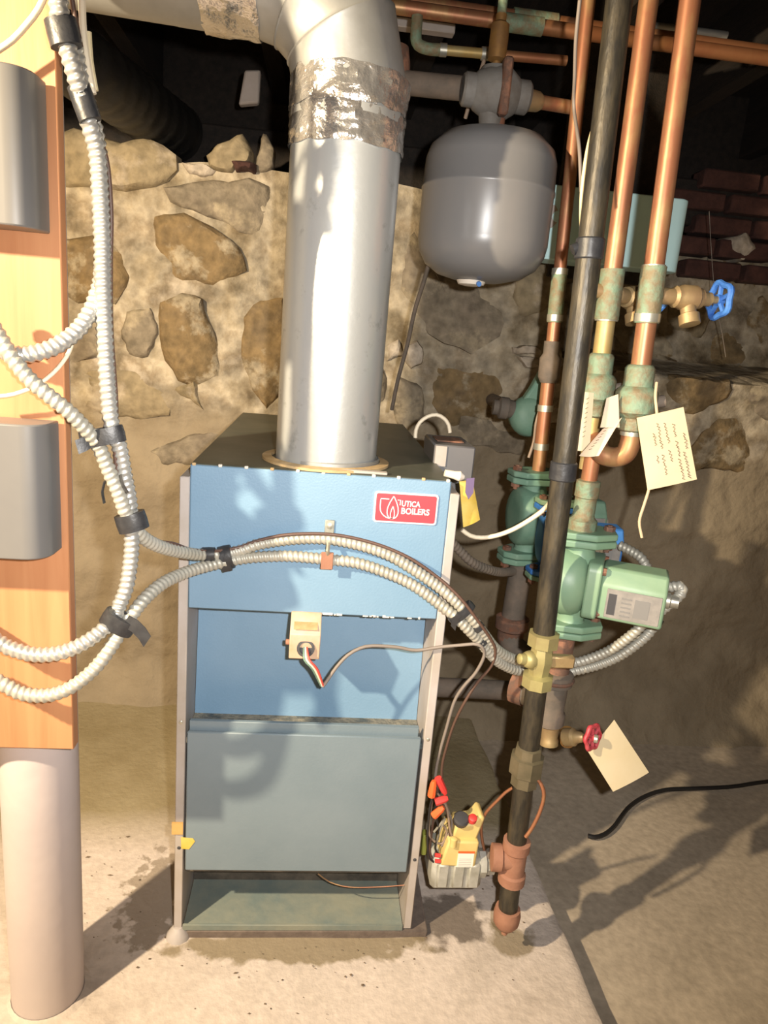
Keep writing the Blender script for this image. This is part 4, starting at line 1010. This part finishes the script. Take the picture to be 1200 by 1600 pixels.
# teal relay box
YT = .66
bl = at(846, 404, YT); tr = at(1083, 312, YT)
relay = thing('relay_box', ((bl.x+tr.x)/2, YT+.05, bl.z), 'pale teal relay box on the wall behind the copper risers', 'relay box')
poly = [(0,0)] + [(tr.x-bl.x-.03+.03*math.sin(a), .03-.03*math.cos(a)) for a in [math.pi/2*k/6 for k in range(7)]] + [(tr.x-bl.x, .09), (0, .09)]
cv = MB().prism(poly, (1,0,0), (0,1,0), (0,0,1), (bl.x, YT, 0), bl.z, tr.z).build('cover', TEAL, relay, bevel=.003)
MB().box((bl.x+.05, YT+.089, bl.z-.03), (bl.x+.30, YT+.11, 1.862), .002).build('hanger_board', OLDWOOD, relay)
p = at(858, 340, YT)
lg = MB().prism([(-.02,.036),(.012,.028),(.030,.002),(.010,-.022),(-.02,-.032)], EX, EZ, EN, V((p.x, YT, p.z)), 0, .0012).build('emblem', STRIP, cv)
MB().lathe(V((p.x+.020, YT-.0012, p.z+.004)), EN, [(.013,0),(.013,.001)], 20).build('emblem_dot', TEAL, cv)

# ================================================================== PUMPS
def pump(name, loc, rz, label, m1, m2, s=1.0, motor=True, fl=None, flrot=0.35, stained=True):
    t = thing(name, loc, label, 'pump'); t.rotation_euler.z = rz
    t.scale = (s, s, s); WORLD[t.name] = V((0,0,0))
    hz = .0825
    fp = [(-.058,-.012),(-.040,-.034),(.012,-.042),(.052,-.024),(.058,.012),(.040,.034),(-.012,.042),(-.052,.024)]
    cr_, sr_ = math.cos(flrot), math.sin(flrot)
    for sg in (1, -1):
        f1 = MB().prism(fp, (cr_,sr_,0), (-sr_,cr_,0), (0,0,1), (0,0,sg*hz), -.013 if sg > 0 else .001, -.001 if sg > 0 else .013).build('flange', m1, t, bevel=.0025)
        MB().prism(fp, (cr_,sr_,0), (-sr_,cr_,0), (0,0,1), (0,0,sg*hz), .0005 if sg > 0 else -.012, .012 if sg > 0 else -.0005).build('companion_flange', fl or m1, t, bevel=.0025)
        for q in (-1, 1):
            c = V((cr_*.044*q, sr_*.044*q, sg*hz))
            b = MB().hexnut(c+V((0,0,.012)), c+V((0,0,.020)), .0095); b.hexnut(c-V((0,0,.012)), c-V((0,0,.021)), .0095); b.cyl(c-V((0,0,.026)), c+V((0,0,.022)), .0045, seg=8)
            b.build('bolt', RUST, t)
    v = MB().lathe((-.036,0,0), (1,0,0), [(.030,0),(.050,.001),(.057,.005),(.060,.014),(.060,.036),(.054,.048),(.046,.054)], 28)
    v.lathe((0,0,.0), (0,0,1), [(.034,.030),(.026,.052),(.023,.066),(.027,.072)], 20, cap=False)
    v.lathe((0,0,.0), (0,0,-1), [(.034,.030),(.026,.052),(.023,.066),(.027,.072)], 20, cap=False)
    v.build('volute', m1, t, smooth=50)
    if motor:
        ad = MB().prism(rrect(.098, .098, .014, 3, -.049, -.049), (0,1,0), (0,0,1), (1,0,0), (.018,0,0), 0, .024).build('adapter_plate', m2, t, bevel=.003)
        for a_, c_ in ((-.037,.037),(.037,.037),(-.037,-.037),(.037,-.037)):
            MB().hexnut((.040,a_,c_), (.048,a_,c_), .007).build('bolt', RUST, ad)
        cs = [(-.043,-.040),(.043,-.040),(.043,.020),(.026,.047),(-.026,.047),(-.043,.020)]
        mo = MB().prism(cs, (0,1,0), (0,0,1), (1,0,0), (.042,0,-.004), 0, .104).build('motor', m2, t, bevel=.005)
        pl = MB().box((.054,-.0445,-.038), (.140,-.0425,.012), .0006).build('nameplate', GREYPLATE, mo)
        MB().box((.0575,-.0455,-.032), (.0700,-.0440,.004)).build('logo_patch', PRINTD, pl)
        b = MB()
        for k in range(5): b.box((.078,-.0454,-.032+.0075*k), (.094,-.0444,-.0296+.0075*k))
        b.build('printed_lines', PRINTM, pl)
        MB().box((.099,-.0453,-.030), (.122,-.0444,.001)).build('print_block', PRINTM, pl)
        MB().lathe((.146,.005,-.006), (1,0,0), [(.014,0),(.014,.008),(.011,.010),(.011,.022)], 14).build('conduit_connector', SOLDER, mo)
    return t
zc_ = (zat(928, 838, PY)+zat(905, 978, PY))/2
hh = (zat(928, 838, PY)-zat(905, 978, PY))/2
pump('circulator_pump', (PX+.005, PY, zc_), -.43, 'light green circulator pump at the front, grey nameplate on its motor', GREEN, GREEN, s=hh/.0825)
# rear green pump on riser 1
RX, RY = B1.x-.004, Y1+.0
zr = (zat(828,742,RY)+zat(812,868,RY))/2; hr = (zat(828,742,RY)-zat(812,868,RY))/2
pump('circulator_pump', (RX, RY, zr), .08, 'old dark green circulator pump behind the black gas pipe', GREEND, GREEND, s=hr/.0825*.98, flrot=.2)
BX, BYY = at(858, 840, .23).x, .23
zbp = (zat(866,786,.23)+zat(858,896,.23))/2; hb = (zat(866,786,.23)-zat(858,896,.23))/2
pump('circulator_pump', (BX+.012, BYY, zbp), -.12, 'blue circulator pump with green flanges hidden behind the gas pipe', PUMPBLUE, PUMPBLUE, s=hb/.0825*.98, fl=GREEN, flrot=.35)
t = thing('pump_riser', (BX+.012, BYY, zbp+.1), 'rusty nipple above the blue pump', 'pipe')
MB().cyl((BX+.012, BYY, zbp+hb+.008), (BX+.012, BYY, zbp+hb+.10), .017).build('nipple', RUST, t)
# small green flow valve at the wall
FVY = .50
fv = thing('flow_valve', at(825, 640, FVY), 'dark green flow control valve left of the thin copper riser', 'valve')
c = at(828, 650, FVY)
MB().lathe(c, (.2,-1,.1), [(.012,-.05),(.040,-.035),(.050,-.005),(.046,.018),(.030,.028),(.012,.030)], 22).build('valve_body', GREEND, fv, smooth=50)
MB().prism([(-.035,.0),(.03,.0),(.030,.045),(.024,.085),(.008,.088),(-.008,.05)], EX, EZ, EN, c+V((0,.0,.02)), -.012, .018).build('bonnet', GREEND, fv, bevel=.006)
MB().lathe(c+V((-.04,0,.012)), (-1,.1,.05), [(.020,0),(.022,.012),(.026,.016),(.026,.034),(.018,.038),(.018,.05)], 12).build('inlet_nut', DIRTYIRON, fv)
MB().lathe(c+V((.018,-.03,-.018)), (.1,-1,0), [(.016,0),(.012,.006),(.006,.007)], 14).build('plug', SOLDER, fv)
MB().cyl(c+V((0,.03,0)), (c.x+.01, WY+.03, c.z), .018).build('wall_stub', DIRTYIRON, fv)
MB().box(c+V((.012,-.022,.055)), c+V((.034,.004,.10)), .004).build('lever_bracket', DIRTYIRON, fv)
wire('loose_wire', [(846,632,.36),(838,660,.36),(834,690,.37),(826,715,.37)], .0035, TANW, 'short tan wire in front of the flow valve beside the thin riser')

# ------------------------------------------------ return piping under the pumps
ret = thing('return_pipe', (PX, PY, .45), 'rusty return pipe and tee below the front green pump', 'pipe')
zl = zc_-hh-.012
MB().cyl((PX-.002, PY, zl), (PX-.004, PY, zl-.095), .0225, seg=20).build('nipple', RUST, ret)
zq = zl-.13
b = MB().lathe((PX-.006, PY, zq), (0,0,1), [(.024,-.06),(.030,-.056),(.030,-.036),(.026,-.03),(.027,.0),(.027,.022),(.034,.026),(.034,.046),(.026,.05)], 20)
b.lathe((PX-.006, PY, zq-.004), (-1,.75,0), [(.026,0),(.026,.03),(.033,.034),(.033,.054),(.024,.056)], 18)
b.build('tee', DIRTYIRON, ret)
MB().torus((PX-.006, PY, zq+.036), (0,0,1), .033, .004, 24, 6).build('rust_ring', RUST, ret)
pA = V((PX-.006, PY, zq-.004)) + V((-1,.75,0)).normalized()*.05
pB = at(835, 1080, .30); pC = at(640, 1072, .34)
MB().tube(spline([pA, pA.lerp(pB, .5)+V((-.01,.02,.004)), pB, pB.lerp(pC,.5), pC], .02), .0225, 18).build('horizontal_run', DIRTYIRON, ret)
rr = thing('return_pipe', (RX, RY, .6), 'dark iron drop pipe with elbow below the old green pump', 'pipe')
zr0 = zr-hr-.01; zre = zat(798, 965, RY)
MB().cyl((RX-.004, RY, zr0), (RX-.008, RY, zre), .026, seg=18).build('nipple', DIRTYIRON, rr)
b = MB().lathe((RX-.008, RY, zre), (0,0,-1), [(.030,-.004),(.038,0),(.038,.024),(.030,.03),(.030,.05),(.022,.075),(.008,.085)], 18)
b.build('elbow_top', RUST, rr)
MB().tube(spline([(RX-.008, RY, zre-.03), (RX-.005, RY-.01, zre-.06), (RX+.02, RY-.03, zre-.075), (RX+.05, RY-.05, zre-.08)], .008), .027, 16).build('elbow_leg', DIRTYIRON, rr)
# drain cock with red wheel and blank tag
dvc = V((PX-.004, PY-.004, zq-.055))
dr = thing('drain_cock', dvc, 'brass drain cock with red handwheel under the rusty tee', 'valve')
wc = at(926, 1152, PY-.05)
MB().lathe(dvc, (0.05,-.15,-1), [(.022,0),(.019,.014),(.016,.03),(.018,.034),(.018,.044),(.010,.047)], 14).build('valve_body', BRASS, dr)
kb = at(893, 1152, PY-.02)
MB().lathe(kb+V((-.012,.0,0)), (wc-kb), [(.017,0),(.017,.018),(.012,.022),(.010,.034),(.006,.04)], 14).build('stem_nut', BRASS, dr)
MB().lathe(at(887,1160,PY-.025), (-.25,-1,-.2), [(.014,-.03),(.014,.0),(.010,.002),(.010,-.004)], 14).build('outlet', mat('orange_brass', (.42,.22,.06),(.35,.18,.06), rough=.5, metal=.4, scale=30), dr)
wheel(dr, wc, (.55,-.80,.15), .0215, WHEELR, 6)
MB().lathe(wc+V((.001,-.004,0)), (1,-.45,.05), [(.008,0),(.008,.006),(.004,.008)], 10).build('wheel_nut', SOLDER, dr)
MB().cyl((pA+V((.0,0,-.002))), pA+V((-.02,.016,-.002)), .034, seg=18).build('flange_nut', RUST, ret)

# ================================================================== GAS VALVE
gv = thing('gas_valve', (.33, .03, .05), 'grey cast gas valve with yellow cover and wires beside the boiler base', 'gas valve')
GYf = -.02
a = at(668, 1395, GYf); c = at(757, 1346, GYf)
gx0, gx1, gz0, gz1 = a.x, c.x, a.z+.004, c.z
body = MB().box((gx0+.004, GYf, gz0), (gx1, GYf+.085, gz1), .008).build('valve_body', CASTAL, gv)
for k in range(3): MB().box((gx0+.014+.030*k, GYf-.005, gz0+.010), (gx0+.036+.030*k, GYf+.004, gz1-.006), .003).build('cast_rib', CASTAL, body)
MB().lathe((gx1-.006, GYf+.02, (gz0+gz1)/2+.014), (1,0,0), [(.026,0),(.026,.012),(.021,.016),(.021,.030)], 8).build('outlet_boss', CASTAL, body)
yl = at(690, 1340, GYf).x; yr = at(742, 1340, GYf).x; yt = at(715, 1318, GYf).z
cov = MB().prism([(yl-.002, gz1-.008),(yr+.002, gz1-.012),(yr+.004, yt+.006),(yl+.010, yt+.008),(yl+.006, yt-.006)], EX, EZ, EN, (0,GYf,0), -.07, .004).build('yellow_cover', VALVEY, gv, bevel=.004)
yt2 = at(715, 1290, GYf).z
MB().prism([(yl+.016, yt),(yr+.0, yt),(yr+.012, yt2+.012),(yr+.002, yt2+.018),(yr-.012, yt2-.002),(yl+.022, yt2-.006)], EX, EZ, EN, (0,GYf,0), -.05, -.006).build('upper_housing', VALVEY, cov, bevel=.004)
MB().lathe((yl+.018, GYf-.004, yt-.002), (0,0,1), [(.007,0),(.007,.016),(.004,.018)], 10).build('adjust_post', VALVEY, cov)
kc = at(722, 1283, GYf)
MB().lathe(kc+V((0,.01,-.008)), (0,-.45,1), [(.014,0),(.015,.010),(.012,.014),(.004,.015)], 20).build('black_knob', PRINTD, gv)
MB().lathe(at(739,1280,GYf)+V((0,.004,-.006)), (0,-.4,1), [(.008,0),(.008,.010),(.005,.012)], 14).build('red_button', REDN, gv)
lb = at(725, 1345, GYf-.005); x0 = at(714,1340,GYf).x; x1 = at(739,1340,GYf).x; z0 = at(725,1352,GYf).z; z1 = at(725,1330,GYf).z
lab = MB().box((x0, GYf-.0052, z0), (x1, GYf-.0040, z1)).build('label', LABELW, cov)
MB().box((x0, GYf-.0055, z1-.0005), (x1+.001, GYf-.0042, z1+.0035)).build('label_band', ORANGE, lab)
b = MB()
for k in range(5): b.box((x0+.003, GYf-.0056, z0+.003+.0038*k), (x1-.004, GYf-.0053, z0+.0038+.0038*k))
b.build('label_lines', STRIP, lab)
for i, (p_, mt) in enumerate((([(690,1225),(684,1245),(676,1290),(672,1330),(678,1345)], BROWNW), ([(680,1230),(690,1250),(700,1275),(703,1310),(700,1325)], BROWNW), ([(684,1240),(698,1262),(704,1300),(714,1315),(735,1312)], TANW), ([(675,1250),(670,1290),(674,1310),(690,1318),(698,1300),(690,1285)], TANW), ([(688,1235),(680,1265),(686,1300),(680,1325),(688,1338)], BLACK), ([(679,1238),(672,1262),(668,1310),(672,1342),(684,1348)], BLACK), ([(694,1250),(706,1285),(700,1305),(690,1322)], GREYW), ([(678,1300),(688,1288),(696,1278),(688,1296),(682,1318)], SOLDER))):
    MB().tube(spline([at(x, y, GYf+.015-.004*(i % 3)) for x, y in p_], .006), .0022, 6).build('lead_wire', mt, gv)
for i, (x, y, dx, dy, mt) in enumerate(((676,1232,2,-12,ORANGE), (690,1250,10,-3,REDN), (685,1268,8,-7,ORANGE), (690,1228,6,12,REDN))):
    p = at(x-dx, y-dy, GYf+.004-.006*(i != 3)); q = at(x+dx, y+dy, GYf+.004-.006*(i != 3))
    MB().lathe(p, q-p, [(.0072,0),(.0075,.004),(.0062,(q-p).length*.8),(.004,(q-p).length)], 8).build('wire_nut', mt, gv, smooth=20)
for y in (1336, 1345):
    p = at(680, y, GYf); MB().cyl(p, p+V((.010,0,-.001)), .0038, seg=8).build('terminal', REDN, gv)
MB().box(at(660,1320,.02)+V((0,0,-.025)), at(668,1320,.02)+V((0,.02,.02)), .002).build('green_terminal', mat('green_yellow', (.25,.28,.05), rough=.6), gv)
MB().lathe(at(763,1342,GYf+.02)+V((0,0,-.01)), (0,0,1), [(.012,0),(.014,.006),(.010,.022),(.006,.03)], 10).build('pilot_nut', DIRTYIRON, gv)

# ================================================================== TAGS
def paper(name, corners, label, mt, thick=.0009, curl=0.0, cat='paper tag'):
    c = [at(*q) for q in corners]; n = 8; vs = []; fs = []
    nrm = (c[1]-c[0]).cross(c[3]-c[0]).normalized()
    if nrm.y > 0: nrm = -nrm
    for sgn in (0, 1):
        for j in range(n+1):
            for i in range(n+1):
                u = i/n; v = j/n
                p = c[0]*(1-u)*(1-v)+c[1]*u*(1-v)+c[2]*u*v+c[3]*(1-u)*v
                vs.append(p + nrm*(curl*(4*u*(1-u))) - nrm*(thick*sgn))
    m_ = (n+1)**2
    for s_ in (0, 1):
        for j in range(n):
            for i in range(n):
                a = s_*m_+j*(n+1)+i; f_ = (a, a+1, a+n+2, a+n+1); fs.append(f_ if s_ else f_[::-1])
    ring = [i for i in range(n+1)] + [j*(n+1)+n for j in range(1, n+1)] + [n*(n+1)+i for i in range(n-1, -1, -1)] + [j*(n+1) for j in range(n-1, 0, -1)]
    for i in range(len(ring)):
        a = ring[i]; c2 = ring[(i+1) % len(ring)]; fs.append((a, c2, c2+m_, a+m_))
    t = thing(name, sum(c, V())/4, label, cat)
    MB().add(vs, fs).build('card', mt, t, smooth=50)
    return t, c, nrm
tg, cc, nn = paper('paper_tag', [(995,653,-.055),(1068,636,-.055),(1089,749,-.045),(1012,766,-.045)], 'manila tag with handwriting hanging on the rightmost riser', CARD, curl=.001)
def tagpt(u, v): return cc[0]*(1-u)*(1-v)+cc[1]*u*(1-v)+cc[2]*u*v+cc[3]*(1-u)*v + nn*(.0012+.004*u*(1-u)*.3)
random.seed(3)
ub = MB()
# five vertical lines of brown handwriting (u across, v along the card)
for u, runs in ((.90, [(.33,.55)]), (.84, [(.58,.95)]), (.72, [(.18,.36),(.42,.62),(.66,.96)]), (.55, [(.14,.42),(.52,.68)]), (.40, [(.12,.48),(.56,.84)]), (.29, [(.24,.42),(.56,.66)])):
    for v0, v1 in runs:
        n_ = max(4, int((v1-v0)*46)); pts = []
        for k in range(n_+1):
            v = v0+(v1-v0)*k/n_
            pts.append(tagpt(u + (.028 if k % 2 else -.022)*random.uniform(.3,1.25) + .03*(v-v0), v+random.uniform(-.008,.012)))
        ub.tube(pts, .0006, 4)
ub.build('handwriting', INK, tg)
MB().tube(spline([at(1026,598,-.03), at(1024,620,-.045), at(1026,642,-.052), at(1028,680,-.042), at(1024,720,-.038), at(1014,764,-.041), at(1006,790,-.045), at(999,815,-.042), at(1003,840,-.042)], .006), .0023, 7).build('string', STRING, tg)
t_a, ca, _ = paper('paper_tag', [(911,612,-.0),(928,614,.0),(921,706,.0),(899,704,.0)], 'narrow manila tag edge beside the black gas pipe', CARD)
b = MB()
for k in range(9):
    p = ca[0].lerp(ca[3], .12+.08*k).lerp(ca[1].lerp(ca[2], .12+.08*k), .45); b.tube([p+V((-.002,-.0014,0)), p+V((.0022,-.0014,.003))], .0004, 4)
b.build('handwriting', INK, t_a)
t_b, cb, _ = paper('paper_tag', [(948,622,-.03),(966,616,-.03),(968,668,-.03),(938,668,-.03)], 'upper half of a folded manila tag between the two right risers', CARDP)
t_c, c3, _ = paper('paper_tag', [(942,670,-.03),(972,652,-.03),(936,712,-.04),(905,712,-.04)], 'lower flap of a folded manila tag above the copper elbow', CARDP, curl=-.006)
b = MB()
for k in range(8):
    p = c3[0].lerp(c3[3], .1+.1*k).lerp(c3[1].lerp(c3[2], .1+.1*k), .3); b.tube([p+V((-.002,-.002,0)), p+V((.0024,-.002,.002))], .0004, 4)
b.build('handwriting', INK, t_c)
paper('paper_tag', [(918,1173,.0),(960,1125,.02),(1014,1207,.01),(958,1237,-.01)], 'blank manila tag hanging from the red handwheel', CARD, curl=.002)
t, cy, _ = paper('yellow_tag', [(718,752,.02),(738,748,.03),(750,812,.03),(724,824,.02)], 'yellow warning tag hanging at the boiler right shoulder', YTAG, curl=.003)
q = MB().prism([(-.006,.018),(.008,.02),(.009,-.006),(.002,-.018),(-.005,-.006)], EX, EZ, EN, at(732,764,.02), 0, .001).build('violet_mark', VIOLET, t)

# ================================================================== DEBRIS
random.seed(11)
b = MB()
def chip(p, s):
    a = random.uniform(0, 6.28); k = random.choice((1.0, 1.5, 2.5))
    pts = [(math.cos(a+q)*s*k*random.uniform(.6,1.1) if q in (0, 3.14) else math.cos(a+q)*s*random.uniform(.6,1.1), math.sin(a+q)*s*random.uniform(.6,1.1)) for q in (0, 1.57, 3.14, 4.71)]
    vs = [(p[0]+x, p[1]+y, p[2]) for x, y in pts] + [(p[0], p[1], p[2]+s*.5)]
    b.add(vs, [(0,1,4),(1,2,4),(2,3,4),(3,0,4)])
for _ in range(130):
    x, y = random.choice(((random.uniform(130, 270), random.uniform(1300, 1500)), (random.uniform(270, 660), random.uniform(1470, 1540)), (random.uniform(640, 860), random.uniform(1380, 1500)), (random.uniform(120, 900), random.uniform(1440, 1600))))
    p = atz(x, y, ZF+.002); chip(p, random.choice((.0009,.0012,.0016,.0026))*random.uniform(.7,1.3))
tag(b.build('floor_debris', mat('dirt_chips', (.10,.07,.045),(.2,.14,.09), rough=.95, scale=60)), 'scattered dirt crumbs and paint flakes on the pad around the boiler', 'debris', kind='stuff')
